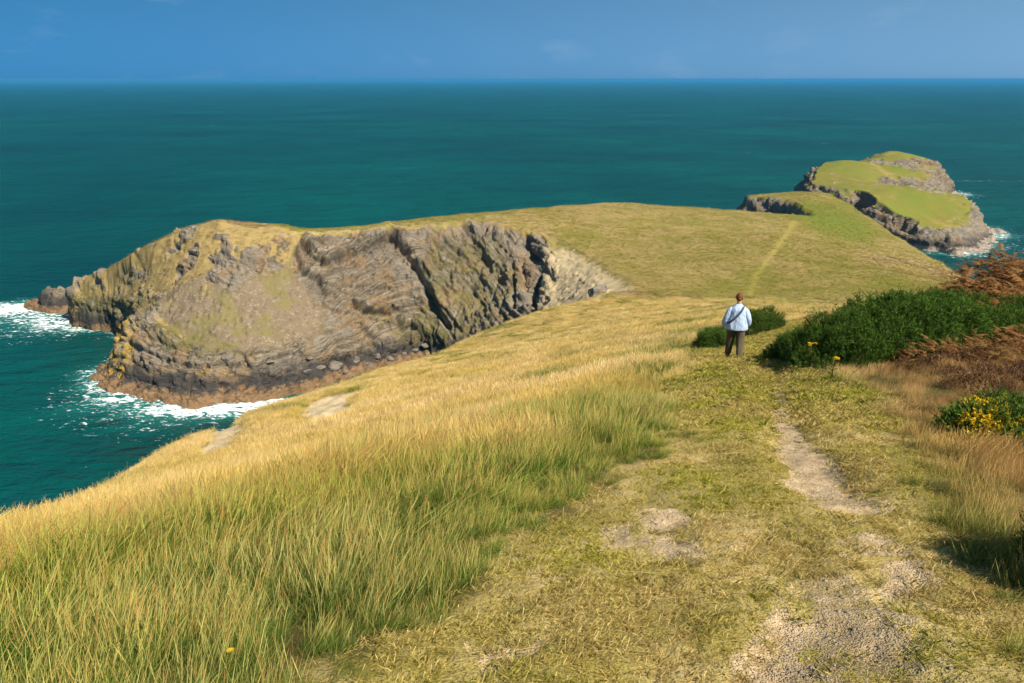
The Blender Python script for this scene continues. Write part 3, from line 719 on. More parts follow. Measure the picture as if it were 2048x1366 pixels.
foam = .16 * np.exp(-np.clip(dsh, 0, None) / 2.2)
def fspot(px, py, r, a, el=1.0):
    c = P0(px, py); return .85 * a * np.exp(-(((X - c[0]) / r) ** 2 + ((Y - c[1]) / (r * el)) ** 2))
for s in ((38, 615, 9, 1.0, .8), (15, 625, 12, .55, .9), (85, 635, 7, .5), (160, 655, 8, .62, .7), (105, 648, 6, .45), (235, 797, 5, .75, .7), (200, 770, 5, .65), (188, 745, 4.5, .5), (290, 818, 6, .5, .7), (355, 822, 6, .6, .5), (420, 822, 7, .72, .55), (490, 815, 7, .85, .6), (530, 806, 5, .7, .7),
          (195, 800, 9, .3), (60, 655, 14, .28), (330, 835, 14, .26, .6), (1990, 470, 9, .55), (1930, 505, 9, .45), (1915, 388, 10, .5), (1960, 490, 14, .25), (1960, 362, 26, .16, .12)):
    foam = foam + fspot(*s)
foam = np.clip(foam, 0, 1)
swell = np.where((np.abs(X) < 400) & (Y < 600), .12 * fbm(X * .12, Y * .2, 0, 3) + .35 * foam * (fbm(X * .5, Y * .5, 2, 3) + .5) * (dsh < 14), 0)
V = np.stack([X, Y, swell], -1).reshape(-1, 3)
F = grid_faces(len(xs), len(ys))
inland = np.maximum(dm, di).ravel()
keep = inland[F].min(1) < 12
used, F2 = compact(V, F, keep)
def sea_material(name, surf):
    m = M(name); pos = m.pos()
    big = m.noise(m.mapping(pos, (.7, 1, 1), (0, 0, .3)), .006, 3, .6); mid = m.noise(pos, .03, 2, .6)
    body = m.mix(m.rng(big, .3, .7), (.0010, .038, .041), (.0012, .080, .068)); body = m.mix(m.rng(mid, .45, .7, 0, .4), body, (.002, .040, .033))
    wv = m.mapping(pos, (.55, 1.25, 1), (0, 0, -.25))
    hgt = m.math('ADD', m.math('MULTIPLY', m.noise(wv, .22, 4, .64, .3), 1.1), m.math('MULTIPLY', m.noise(wv, .045, 2, .6), 2.2))
    nb = m.bump(hgt, 1.0, 2.4)
    cap = m.math('MULTIPLY', m.rng(m.noise(m.mapping(pos, (.35, 1.2, 1), (0, 0, -.2)), .10, 4, .7, .6), .725, .77), m.rng(mid, .46, .56))
    if surf:
        fo = m.attr("foam").outputs["Fac"]
        body = m.mix(m.rng(fo, .05, .45, 0, .7), body, (.02, .17, .15))
        lace = m.noise(m.mapping(pos, (.7, 1.3, 1)), .5, 5, .70, 1.4)
        lac2 = m.voro(m.mapping(pos, (1, 1.3, 1)), .55, 'DISTANCE_TO_EDGE')
        ff = m.math('ADD', fo, m.rng(lace, .3, .7, -.8, .8)); ff = m.math('ADD', ff, m.rng(lac2, 0, .25, .12, -.08))
        white = m.math('MAXIMUM', m.rng(ff, .48, 1.0, 0, .96, True), m.math('MULTIPLY', cap, .7))
    else:
        white = m.math('MULTIPLY', cap, .8)
    df = m.n("BsdfDiffuse"); m.link(body, df.inputs[0]); m.link(nb, df.inputs["Normal"])
    gl = m.n("BsdfGlossy"); gl.inputs["Roughness"].default_value = .22; m.link(nb, gl.inputs["Normal"])
    fr = m.n("Fresnel"); fr.inputs[0].default_value = 1.33; m.link(nb, fr.inputs[1])
    wat = m.n("MixShader"); m.link(m.math('MINIMUM', m.math('MULTIPLY', fr.outputs[0], .6), .17), wat.inputs[0]); m.link(df.outputs[0], wat.inputs[1]); m.link(gl.outputs[0], wat.inputs[2])
    fm = m.n("BsdfDiffuse"); fm.inputs[0].default_value = (.84, .89, .90, 1)
    mx = m.n("MixShader"); m.link(white, mx.inputs[0]); m.link(wat.outputs[0], mx.inputs[1]); m.link(fm.outputs[0], mx.inputs[2])
    return m.done(mx)
sea = new_obj("sea", V[used], F2, sea_material("open_sea", False)); tag(sea, kind="structure")
sea.data.materials.append(sea_material("surf_water", True))
sea.data.polygons.foreach_set("material_index", (foam.ravel()[used][F2].max(1) > .03).astype(np.int32))
attr(sea, "foam", foam.ravel()[used])

# ------------------------------------------------------------------ plants: templates
def tri_mesh(name, tris, h, mat, extra=None):
    """tris: (n,3,3) loose triangles; h: (n,3) height fraction on the blade"""
    n = len(tris)
    ob_me = bpy.data.meshes.new(name)
    v = np.asarray(tris, np.float32).reshape(-1, 3)
    ob_me.vertices.add(len(v)); ob_me.vertices.foreach_set("co", v.ravel())
    ob_me.loops.add(n * 3); ob_me.loops.foreach_set("vertex_index", np.arange(n * 3, dtype=np.int32))
    ob_me.polygons.add(n); ob_me.polygons.foreach_set("loop_start", np.arange(0, n * 3, 3, dtype=np.int32)); ob_me.polygons.foreach_set("loop_total", np.full(n, 3, np.int32))
    ob_me.update(calc_edges=True)
    a = ob_me.attributes.new("h", 'FLOAT', 'POINT'); a.data.foreach_set("value", np.asarray(h, np.float32).ravel())
    if extra is not None:
        a = ob_me.attributes.new("tone", 'FLOAT', 'POINT'); a.data.foreach_set("value", np.asarray(extra, np.float32).ravel())
    ob_me.materials.append(mat)
    return ob_me

def patch_mesh(name, n, R, mix, hgt, width, r, S=3, wind=(.14, .03), flat=0.0, head=2.4, lm=1.0):
    """a patch of grass: n curved ribbons on a disc of radius R; mix = shares of (stalk, green leaf, dry leaf)"""
    sp = r.choice(3, n, p=mix); a = r.random(n) * 6.283; rad = R * np.sqrt(r.random(n))
    # blades grow in tussocks
    tc = r.normal(size=(max(3, n // 22), 2)) * R * .5; ti = r.integers(0, len(tc), n); pull = (r.random(n) < .6)
    bx = np.where(pull, tc[ti, 0] + .10 * R * r.normal(size=n), np.cos(a) * rad); by = np.where(pull, tc[ti, 1] + .10 * R * r.normal(size=n), np.sin(a) * rad)
    base = np.stack([bx, by, np.full(n, -.02)], 1)
    lean = np.array([.19, .36, .44])[sp] * lm; bend = np.array([.15, .42, .34])[sp] * lm; hh = np.array([1.12, .92, .80])[sp] * hgt
    b = r.random(n) * 6.283; L = hh * (.5 + .65 * r.random(n))
    d = unit(np.stack([np.cos(b) * lean + wind[0], np.sin(b) * lean + wind[1], np.full(n, 1.0 - flat)], 1))
    side = unit(np.cross(d, np.stack([np.cos(b + 1.3), np.sin(b + 1.3), np.full(n, .1)], 1)))
    bd = (bend * (.4 + 1.2 * r.random(n)))[:, None] * np.stack([d[:, 0] + .2 * r.normal(size=n) + wind[0], d[:, 1] + .2 * r.normal(size=n) + wind[1], np.full(n, -.35)], 1)
    w0 = width * np.array([.5, 1.0, .75])[sp] * (.6 + .8 * r.random(n))
    t = np.linspace(0, 1, S + 2)
    pts = base[:, None] + d[:, None] * (L[:, None] * t)[..., None] + bd[:, None] * (L[:, None] * t * t)[..., None]
    leafw = (1 - t[None]) ** .6 + .02; stalkw = np.where(t < .66, .7, head * np.sin(np.pi * np.clip((t - .55) / .5, 0, 1)) + .2)[None]
    ws = w0[:, None] * np.where((sp == 0)[:, None], stalkw, leafw)
    lo = pts - side[:, None] * ws[..., None]; hi = pts + side[:, None] * ws[..., None]
    T1 = np.stack([lo[:, :-1], hi[:, :-1], hi[:, 1:]], 2); T2 = np.stack([lo[:, :-1], hi[:, 1:], lo[:, 1:]], 2)
    k0, k1 = np.broadcast_to(t[:-1], (n, S + 1)), np.broadcast_to(t[1:], (n, S + 1))
    Hh = np.concatenate([np.stack([k0, k0, k1], 2).reshape(-1, 3), np.stack([k0, k1, k1], 2).reshape(-1, 3)])
    TT = np.concatenate([T1.reshape(-1, 3, 3), T2.reshape(-1, 3, 3)])
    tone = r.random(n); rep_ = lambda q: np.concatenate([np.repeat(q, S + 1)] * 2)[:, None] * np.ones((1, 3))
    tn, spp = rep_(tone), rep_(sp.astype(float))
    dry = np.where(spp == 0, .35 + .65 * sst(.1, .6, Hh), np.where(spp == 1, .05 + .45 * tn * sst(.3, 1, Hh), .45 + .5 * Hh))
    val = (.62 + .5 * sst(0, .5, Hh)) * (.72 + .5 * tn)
    rust = np.where((spp == 0) & (tn > .58), sst(.45, .7, Hh), np.where((spp == 2) & (tn > .9), .5, 0))
    me = tri_mesh(name, TT, Hh, mat_blade, dry)
    for nm, q in (("val", val), ("rust", rust)):
        at_ = me.attributes.new(nm, 'FLOAT', 'POINT'); at_.data.foreach_set("value", np.asarray(q, np.float32).ravel())
    return me

def unit(v): return v / (np.linalg.norm(v, axis=-1, keepdims=True) + 1e-9)

def blade_material(name, trans=.35):
    m = M(name)
    t1 = m.attr("tint", 'INSTANCER').outputs["Color"]; t2 = m.attr("tip", 'INSTANCER').outputs["Color"]
    c = m.mix(m.attr("tone").outputs["Fac"], t1, t2)
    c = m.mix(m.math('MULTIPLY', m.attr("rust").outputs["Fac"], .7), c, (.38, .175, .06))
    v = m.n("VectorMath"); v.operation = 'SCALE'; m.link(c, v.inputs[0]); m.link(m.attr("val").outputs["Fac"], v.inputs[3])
    d = m.n("BsdfDiffuse"); m.link(v.outputs[0], d.inputs[0])
    tr = m.n("BsdfTranslucent"); m.link(v.outputs[0], tr.inputs[0])
    x = m.n("MixShader"); x.inputs[0].default_value = trans; m.link(d.outputs[0], x.inputs[1]); m.link(tr.outputs[0], x.inputs[2])
    return m.done(x)
mat_blade = blade_material("grass_blade")

def scatter(name, label, cat, pts, kind, rot, scl, tint, tip, meshes):
    """one object of uncountable plants: points that carry tuft meshes"""
    me = bpy.data.meshes.new(name)
    me.vertices.add(len(pts)); me.vertices.foreach_set("co", np.asarray(pts, np.float32).ravel())
    def at(nm, typ, v, key):
        a = me.attributes.new(nm, typ, 'POINT'); a.data.foreach_set(key, np.asarray(v).ravel())
    at("kind", 'INT', np.asarray(kind, np.int32), 'value')
    at("rot", 'FLOAT_VECTOR', np.asarray(rot, np.float32), 'vector')
    at("scl", 'FLOAT_VECTOR', np.asarray(scl, np.float32), 'vector')
    at("tint", 'FLOAT_VECTOR', np.asarray(tint, np.float32), 'vector')
    at("tip", 'FLOAT_VECTOR', np.asarray(tip, np.float32), 'vector')
    ob = bpy.data.objects.new(name, me); scene.collection.objects.link(ob)
    coll = bpy.data.collections.new(name + "_tufts")
    for i, mm in enumerate(meshes):
        coll.objects.link(bpy.data.objects.new("%s_tuft_%02d" % (name, i), mm))
    ng = bpy.data.node_groups.new(name + "_scatter", 'GeometryNodeTree')
    ng.interface.new_socket("Geometry", in_out='INPUT', socket_type='NodeSocketGeometry')
    ng.interface.new_socket("Geometry", in_out='OUTPUT', socket_type='NodeSocketGeometry')
    N_ = ng.nodes; gi = N_.new("NodeGroupInput"); go = N_.new("NodeGroupOutput")
    ci = N_.new("GeometryNodeCollectionInfo"); ci.inputs[0].default_value = coll; ci.inputs[1].default_value = True; ci.inputs[2].default_value = True
    iop = N_.new("GeometryNodeInstanceOnPoints"); iop.inputs["Pick Instance"].default_value = True
    def na(nm, typ):
        x = N_.new("GeometryNodeInputNamedAttribute"); x.data_type = typ; x.inputs[0].default_value = nm; return x.outputs[0]
    L_ = ng.links
    L_.new(gi.outputs[0], iop.inputs["Points"]); L_.new(ci.outputs[0], iop.inputs["Instance"])
    L_.new(na("kind", 'INT'), iop.inputs["Instance Index"]); L_.new(na("rot", 'FLOAT_VECTOR'), iop.inputs["Rotation"]); L_.new(na("scl", 'FLOAT_VECTOR'), iop.inputs["Scale"])
    L_.new(iop.outputs[0], go.inputs[0])
    mod = ob.modifiers.new("scatter", 'NODES'); mod.node_group = ng
    tag(ob, label, cat, kind="stuff")
    return ob

r = np.random.default_rng(21)
tall_meshes, short_meshes, far_meshes = [], [], []
# near: 0-2 green, 3-5 mixed, 6-8 dry and flowering; 9-11 coarser copies of the three for the distance
for mixv in ((.24, .60, .16), (.36, .36, .28), (.54, .10, .36)):
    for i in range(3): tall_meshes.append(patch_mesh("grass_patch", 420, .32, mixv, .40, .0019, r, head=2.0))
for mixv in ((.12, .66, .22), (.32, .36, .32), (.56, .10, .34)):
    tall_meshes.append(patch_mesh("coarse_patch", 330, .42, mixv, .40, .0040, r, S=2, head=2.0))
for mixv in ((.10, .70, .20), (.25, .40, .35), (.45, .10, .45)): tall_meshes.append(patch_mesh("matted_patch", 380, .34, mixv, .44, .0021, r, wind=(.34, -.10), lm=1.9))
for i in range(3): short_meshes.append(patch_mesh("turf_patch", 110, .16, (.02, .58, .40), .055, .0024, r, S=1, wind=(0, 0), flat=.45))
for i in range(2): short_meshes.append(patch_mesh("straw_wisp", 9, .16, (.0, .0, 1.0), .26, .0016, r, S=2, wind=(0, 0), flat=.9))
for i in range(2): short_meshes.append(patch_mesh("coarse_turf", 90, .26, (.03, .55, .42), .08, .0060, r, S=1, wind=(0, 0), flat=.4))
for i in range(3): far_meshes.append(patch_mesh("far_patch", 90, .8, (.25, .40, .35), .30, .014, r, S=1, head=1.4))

# ------------------------------------------------------------------ grass on the hillside
def at_gr(px, py):
    r_ = ray(px, py); Ds = np.arange(1.6, 140, .05); q = np.array([0, 0, EYE]) + r_ * (Ds / r_[1])[:, None]
    hit = q[:, 2] <= hill_z(q[:, 0], q[:, 1]); return tuple(q[int(np.argmax(hit))][:2])
def fan(n, r0, r1, a0, a1, pw):
    """points in a sector, their density falling with distance"""
    a = np.radians(rng.uniform(a0, a1, n)); u = rng.random(n)
    d = (r0 ** pw + u * (r1 ** pw - r0 ** pw)) ** (1 / pw)
    return np.sin(a) * d, np.cos(a) * d
def lerp(a, b, t): return np.asarray(a)[None] * (1 - t[:, None]) + np.asarray(b)[None] * t[:, None]
def slope_rot(x, y, zf, spin, jit=.06):
    """euler angles that lay a patch on the slope"""
    e = .15; gx = (zf(x + e, y) - zf(x - e, y)) / (2 * e); gy = (zf(x, y + e) - zf(x, y - e)) / (2 * e); n = len(x)
    a = rng.uniform(-spin, spin, n); c, s_ = np.cos(a), np.sin(a)
    lx = gx * c + gy * s_; ly = -gx * s_ + gy * c                   # slope in the patch's own axes
    k = .85
    return np.stack([np.arctan(ly * k) + rng.normal(0, jit, n), -np.arctan(lx * k) + rng.normal(0, jit, n), a], 1)

GREENS = [(*at_gr(a, b), c, d) for a, b, c, d in ((560, 1130, 1.0, 1.1), (660, 1230, .8, 1.1), (480, 1290, .8, .9), (240, 1300, .6, .7), (840, 1000, 1.1, .9), (1140, 830, 1.8, 1.0), (960, 960, .9, .6), (1240, 900, 1.0, .7), (60, 1200, .6, .5), (1000, 700, 9, .5), (1250, 640, 10, .5), (780, 770, 4, .4))]
def green_field(x, y):
    lat = (path_x(y) - x)                                   # metres left of the path
    g = .30 + 1.15 * fbm(x * .20 + 4, y * .13, 0, 3) + .9 * sst(14, 30, y) * fbm((x + .5 * y) * .16, (y - .5 * x) * .035, 12, 3) + .85 * fbm(x * .8, y * .55, 2, 2)
    g = g - .060 * np.clip(lat - 3.0, 0, 9) - .02 * sst(12, 40, y) + .75 * sst(8.5, 3.5, y) * sst(10, 4, lat)
    for (cx, cy, cr, ca) in GREENS: g = g + ca * np.exp(-(((x - cx) ** 2 + (y - cy) ** 2) / cr ** 2))
    return np.clip(g, 0, 1)

def tall_grass():

    x1, y1 = fan(15000, 1.7, 48, -52, 44, 1.55); x2, y2 = fan(24000, 40, 150, -42, 44, 1.5)
    x = np.concatenate([x1, x2]); y = np.concatenate([y1, y2])
    bare, grav, sh, rut, scar = fields(x, y)
    _, t, dc = terrain(x, y)
    d = np.hypot(x, y)
    right = sst(1.0, 2.6, x - path_x(y)) * (y < 40)
    keep = (sh < .42 + .25 * rng.random(len(x))) & (scar < .06) & (bare < .3) & (t > .45) & (y < 148)
    x, y, d, right, t, sh = (q[keep] for q in (x, y, d, right, t, sh))
    n = len(x); z = hill_z(x, y)
    g = green_field(x, y) * (1 - .85 * right)
    cls = np.clip(np.floor((1 - g) * 3 + rng.normal(0, .30, n)), 0, 2).astype(int)
    kind = np.where(rng.random(n) < sst(11, 24, d), 9 + cls, np.where(rng.random(n) < np.clip(.16 + .9 * fbm(x * .7, y * .7, 31, 2), 0, .8), 12 + cls, cls * 3 + rng.integers(0, 3, n)))
    s = (.78 + .45 * rng.random(n)) * (1 + .25 * fbm(x * .3, y * .3, 7, 2)) * (1 - .55 * right) * (1 - .50 * sst(0.02, .6, sh))
    s = s * np.interp(t, [.45, 1], [.6, 1]) * (1 - (1 - np.interp(poly_sd(SHORT, x, y) + .7 * fbm(x * .9, y * .9, 3, 2), [-1.9, -.9, 0], [1, .85, .45])) * (1 - .9 * right))
    wide = np.interp(d, [0, 10, 25, 48, 100, 150], [.95, 1.1, 1.35, 1.7, 2.6, 3.4])
    scl = np.stack([s * wide, s * wide, s * np.interp(d, [0, 8, 20, 150], [1, .95, .75, .65])], 1)
    v = rng.random(n); pt = np.clip(.5 + .9 * fbm(x * .22, y * .22, 11, 3), 0, 1)
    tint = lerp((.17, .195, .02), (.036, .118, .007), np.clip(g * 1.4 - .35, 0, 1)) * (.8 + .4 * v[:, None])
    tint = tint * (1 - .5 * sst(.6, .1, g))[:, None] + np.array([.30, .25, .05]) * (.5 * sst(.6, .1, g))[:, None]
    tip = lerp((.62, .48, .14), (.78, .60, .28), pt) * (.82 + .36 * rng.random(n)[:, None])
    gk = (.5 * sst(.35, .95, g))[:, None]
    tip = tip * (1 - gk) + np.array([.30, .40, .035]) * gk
    tip = tip * (1 + .25 * sst(.45, .05, g))[:, None]
    bk, _, _ = line_d([P(1250, 594, 147)[:2], P(1420, 601, 146)[:2], P(1640, 608, 143)[:2], P(1850, 606, 140)[:2]], x, y)
    bk = (np.exp(-((bk - .9) / 1.2) ** 2) * .75)[:, None]; tip = tip * (1 - bk) + np.array([.24, .17, .10]) * bk; tint = tint * (1 - bk) + np.array([.10, .075, .04]) * bk
    br = (right * .85)[:, None]; tip = tip * (1 - br) + lerp((.50, .31, .12), (.40, .22, .09), v) * br; tint = tint * (1 - br) + np.array([.25, .165, .055]) * br
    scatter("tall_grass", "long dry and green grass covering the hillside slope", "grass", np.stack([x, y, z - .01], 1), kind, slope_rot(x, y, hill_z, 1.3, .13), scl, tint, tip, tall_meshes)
tall_grass()

WALK = at_gr(1467, 716)
def short_grass():

    x, y = fan(64000, 1.5, 34, -34, 44, 1.25)
    bare, grav, sh, rut, scar = fields(x, y)
    cover = np.clip(.55 + .75 * fbm(x * 1.4, y * 1.4, 3, 3) + .03 * y, .35, 1)
    keep = (np.hypot(x - WALK[0], y - WALK[1]) > .34) & (sh > .2) & (rng.random(len(x)) > np.maximum(sst(.12, .62, bare), sst(.2, .75, grav) * .985)) & (rng.random(len(x)) < cover)
    x, y = x[keep], y[keep]; n = len(x); d = np.hypot(x, y); z = hill_z(x, y)
    u = rng.random(n)
    kind = np.where(u < .20, rng.integers(3, 5, n), np.where(rng.random(n) < sst(7, 14, d), rng.integers(5, 7, n), rng.integers(0, 3, n)))
    v = rng.random(n); g = np.clip(.22 + 1.0 * fbm(x * .9, y * .9, 6, 3) + .03 * np.clip(y, 0, 12), 0, 1)
    tint = lerp((.32, .24, .06), (.16, .18, .02), g) * (.8 + .4 * v[:, None]); tip = lerp((.82, .62, .28), (.64, .54, .10), g) * (.8 + .4 * v[:, None])
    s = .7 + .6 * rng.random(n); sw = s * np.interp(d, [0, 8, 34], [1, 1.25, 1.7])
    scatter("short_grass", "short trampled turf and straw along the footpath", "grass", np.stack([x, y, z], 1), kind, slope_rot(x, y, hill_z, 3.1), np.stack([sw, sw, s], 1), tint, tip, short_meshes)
short_grass()

def field_grass():
    """tussocky grass on the headland's field and its dry western slope"""
    pick = rng.random(len(HL['v'])) < np.clip(HL['w'], 0, 1)
    v = HL['v'][pick] + rng.normal(0, .3, (int(pick.sum()), 3)) * np.array([1, 1, 0]); gr = HL['green'][pick]
    n = len(v); x, y = v[:, 0], v[:, 1]
    g = np.clip(.30 + .5 * gr + .7 * fbm(x * .07, y * .16, 3, 3) + .25 * rng.normal(size=n), 0, 1)
    ws_ = (gr < -.2)[:, None]
    tint = lerp((.24, .20, .045), (.12, .15, .018), g); tip = lerp((.60, .45, .16), (.40, .38, .06), g) * (.55 + .85 * rng.random(n)[:, None])
    tip = np.where(ws_, np.array([.36, .27, .13]) * (.6 + .7 * rng.random(n)[:, None]), tip); tint = np.where(ws_, np.array([.20, .155, .06]), tint)
    s = .55 + .6 * rng.random(n)
    scatter("field_grass", "tussocky dry grass over the headland field", "grass", v - np.array([0, 0, .05]), rng.integers(0, 3, n), np.stack([rng.normal(0, .1, n), rng.normal(0, .1, n), rng.uniform(-.8, .8, n)], 1), np.stack([s * 1.0, s * 1.0, s * .85], 1), tint, tip, far_meshes)
field_grass()

# ------------------------------------------------------------------ bushes
def leafy_material(name, c0, c1, c2, trans=.25):
    m = M(name); tone = m.attr("tone").outputs["Fac"]; h = m.attr("h").outputs["Fac"]
    c = m.mix(m.rng(tone, 0, .8), c0, c1); c = m.mix(m.rng(tone, .82, 1.0), c, c2); c = m.mix(m.rng(tone, .955, .97, 0, .8), c, (.20, .12, .05))
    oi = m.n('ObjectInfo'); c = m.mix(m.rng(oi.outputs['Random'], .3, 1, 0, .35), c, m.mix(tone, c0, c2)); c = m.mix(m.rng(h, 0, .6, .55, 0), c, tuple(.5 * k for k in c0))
    d = m.n("BsdfDiffuse"); m.link(c, d.inputs[0]); tr = m.n("BsdfTranslucent"); m.link(c, tr.inputs[0])
    x = m.n("MixShader"); x.inputs[0].default_value = trans; m.link(d.outputs[0], x.inputs[1]); m.link(tr.outputs[0], x.inputs[2])
    return m.done(x)
mat_gorse = leafy_material("gorse_spines", (.032, .075, .013), (.11, .19, .03), (.22, .27, .055))
mat_bracken = leafy_material("dry_bracken", (.13, .055, .02), (.29, .135, .05), (.32, .22, .08))
mat_bracken_g = leafy_material("green_bracken", (.07, .10, .015), (.18, .18, .03), (.32, .22, .06))
mat_heather = leafy_material("heather", (.085, .048, .026), (.23, .125, .058), (.27, .14, .10))
mat_petal = leafy_material("yellow_petals", (.50, .29, .01), (.72, .48, .025), (.78, .58, .06), .15)
mm_ = M("bark"); mat_bark = mm_.done(mm_.princ(mm_.mix(mm_.noise(mm_.pos(), 30, 4), (.06, .042, .03), (.16, .12, .085)), .95))

def unit(v): return v / (np.linalg.norm(v, axis=-1, keepdims=True) + 1e-9)

def needles(base, dirn, length, per, nl, nw, r, splay=.75):
    """sprigs: short shoots set with spines; returns triangles, h, tone"""
    n = len(base)
    t = r.random((n, per)) ** .8
    o = base[:, None] + dirn[:, None] * (length[:, None] * t)[..., None]
    d = unit(dirn[:, None] + splay * r.normal(size=(n, per, 3)))
    s = unit(np.cross(d, r.normal(size=(n, per, 3))))
    L = nl * (.6 + .8 * r.random((n, per)))[..., None]
    a = o - s * nw; b = o + s * nw; c = o + d * L
    T_ = np.stack([a, b, c], 2).reshape(-1, 3, 3)
    tone = np.clip(r.random(n)[:, None] * .6 + .4 * r.random((n, per)), 0, 1)
    H_ = np.stack([t * .7, t * .7, t * .7 + .3], 2).reshape(-1, 3)
    return T_, H_, np.repeat(tone.reshape(-1, 1), 3, 1)

def bush_points(n, size, r, lump=.28, shell=.35):
    """points in the outer shell of a lumpy half-dome, with outward directions"""
    v = unit(r.normal(size=(n, 3))); v[:, 2] = np.abs(v[:, 2]) * 1.0 - .08
    v = unit(v)
    o = r.random(3) * 50
    k = 1 + lump * fbm(v[:, 0] * 1.6 + o[0], v[:, 1] * 1.6 + o[1], v[:, 2] * 1.6 + o[2], 3, .6)
    k = k * (1 - shell * r.random(n) ** 1.8)
    p = v * k[:, None] * np.asarray(size)
    p[:, 2] = np.maximum(p[:, 2], 0.0)
    return p, unit(v / np.asarray(size))

def stem_mesh(size, r, n=9):
    T_ = []
    for i in range(n):
        a = r.random() * 6.28; tip = np.array([math.cos(a) * size[0] * .7 * r.random(), math.sin(a) * size[1] * .7 * r.random(), size[2] * (.55 + .3 * r.random())])
        b = np.array([.06 * r.normal(), .06 * r.normal(), -.15]); mid = (b + tip) / 2 + np.array([0, 0, -.12 * size[2]]) + .05 * r.normal(size=3)
        for (p0, p1, w0, w1) in ((b, mid, .03, .02), (mid, tip, .02, .006)):
            ax = unit(p1 - p0); u = unit(np.cross(ax, [.3, .9, .2])); v = np.cross(ax, u)
            for k in range(4):
                c0, s0, c1, s1 = math.cos(k * 1.5708), math.sin(k * 1.5708), math.cos((k + 1) * 1.5708), math.sin((k + 1) * 1.5708)
                q0, q1 = u * c0 + v * s0, u * c1 + v * s1
                T_ += [[p0 + q0 * w0, p0 + q1 * w0, p1 + q1 * w1], [p0 + q0 * w0, p1 + q1 * w1, p1 + q0 * w1]]
    T_ = np.array(T_); return tri_mesh("stems", T_, np.zeros((len(T_), 3)), mat_bark, np.zeros((len(T_), 3)))

def gorse_crown(size, n, seed, flowers=0):
    r = np.random.default_rng(seed)
    p, nr = bush_points(n, size, r)
    d = unit(nr * .8 + np.array([0, 0, .75]) + .35 * r.normal(size=p.shape))
    L = .16 * (.6 + .8 * r.random(n))
    T_, H_, C_ = needles(p, d, L, 9, .075, .008, r)
    dark = np.repeat(np.clip(np.linalg.norm(p / np.asarray(size), axis=1), 0, 1.2), 9)
    me = tri_mesh("crown", T_, H_, mat_gorse, C_)
    fl = None
    if flowers:
        p2, nr2 = bush_points(flowers, np.asarray(size) * 1.06, r, shell=.12)
        p2 = p2[p2[:, 2] > size[2] * .15]; k = len(p2); nr2 = unit(p2 / np.asarray(size) ** 2)
        Tf, Hf, Cf = needles(p2, unit(nr2 + .4 * r.normal(size=p2.shape)), np.full(k, .10), 12, .030, .012, r, 1.2)
        fl = tri_mesh("flowers", Tf, Hf, mat_petal, Cf)
    return me, stem_mesh(size, r), fl

def empty(name, loc, rz=0):
    o = bpy.data.objects.new(name, None); scene.collection.objects.link(o); o.location = loc; o.rotation_euler = (0, 0, rz); o.empty_display_size = .2; return o
def child(name, me, parent, loc=(0, 0, 0)):
    o = bpy.data.objects.new(name, me); scene.collection.objects.link(o); o.parent = parent; o.location = loc; return o
def at_ground(px, py):
    """point of the finished hillside seen at a pixel"""
    r_ = ray(px, py); Ds = np.arange(1.6, 120, .02); q = np.array([0, 0, EYE]) + r_ * (Ds / r_[1])[:, None]
    hit = q[:, 2] <= hill_z(q[:, 0], q[:, 1])
    return q[int(np.argmax(hit))] if hit.any() else at_ground(px, py + 12)

GSIZES = [(1.25, 1.05, 1.15), (1.45, 1.15, 1.35), (1.1, 1.2, 1.0)]
GM = [gorse_crown(sz, 6500, 300 + i) for i, sz in enumerate(GSIZES)]
def at_D(px, D):
    z_ = plane(D)
    for _ in range(6):
        f_ = D * CP - (z_ - EYE) * SP; x_ = (px - 1024) / FPX * f_; z_ = float(hill_z(x_, D))
    return np.array([x_, D, z_])
def gorse(px, D, kind, label, scale=1.0, rz=0.0, group="dark green gorse bushes right of the path"):
    g = at_D(px, D)
    o = empty("gorse_bush", (g[0], g[1] + .0, float(hill_z(g[0], g[1])) - .08), rz); scale *= 1.1; o.scale = (scale, scale, scale)
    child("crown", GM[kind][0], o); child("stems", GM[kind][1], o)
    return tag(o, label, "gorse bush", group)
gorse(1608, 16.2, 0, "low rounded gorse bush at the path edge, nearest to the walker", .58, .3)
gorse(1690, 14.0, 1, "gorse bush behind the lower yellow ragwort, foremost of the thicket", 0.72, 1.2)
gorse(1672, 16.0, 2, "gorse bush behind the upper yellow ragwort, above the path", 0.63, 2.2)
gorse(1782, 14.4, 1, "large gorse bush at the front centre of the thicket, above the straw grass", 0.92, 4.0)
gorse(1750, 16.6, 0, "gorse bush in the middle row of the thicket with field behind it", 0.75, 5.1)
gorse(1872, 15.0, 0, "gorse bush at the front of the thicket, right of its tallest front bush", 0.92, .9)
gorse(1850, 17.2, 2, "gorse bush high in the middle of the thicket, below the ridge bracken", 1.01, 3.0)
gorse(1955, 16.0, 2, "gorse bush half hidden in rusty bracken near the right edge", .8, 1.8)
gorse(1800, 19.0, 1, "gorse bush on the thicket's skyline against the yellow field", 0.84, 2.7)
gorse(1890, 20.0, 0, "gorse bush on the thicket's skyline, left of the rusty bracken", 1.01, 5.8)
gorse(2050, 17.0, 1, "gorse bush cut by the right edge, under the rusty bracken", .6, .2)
# the small bush ahead of the walker
def at_far(px, py, D): return P(px, py, D)
gorse(1437, 25.5, 2, "small gorse bush left of the walker's hip", .62, .7, "small gorse bushes ahead of the walker")
gorse(1520, 28.0, 0, "small gorse bush right of the walker's shoulder", .72, 2.9, "small gorse bushes ahead of the walker")

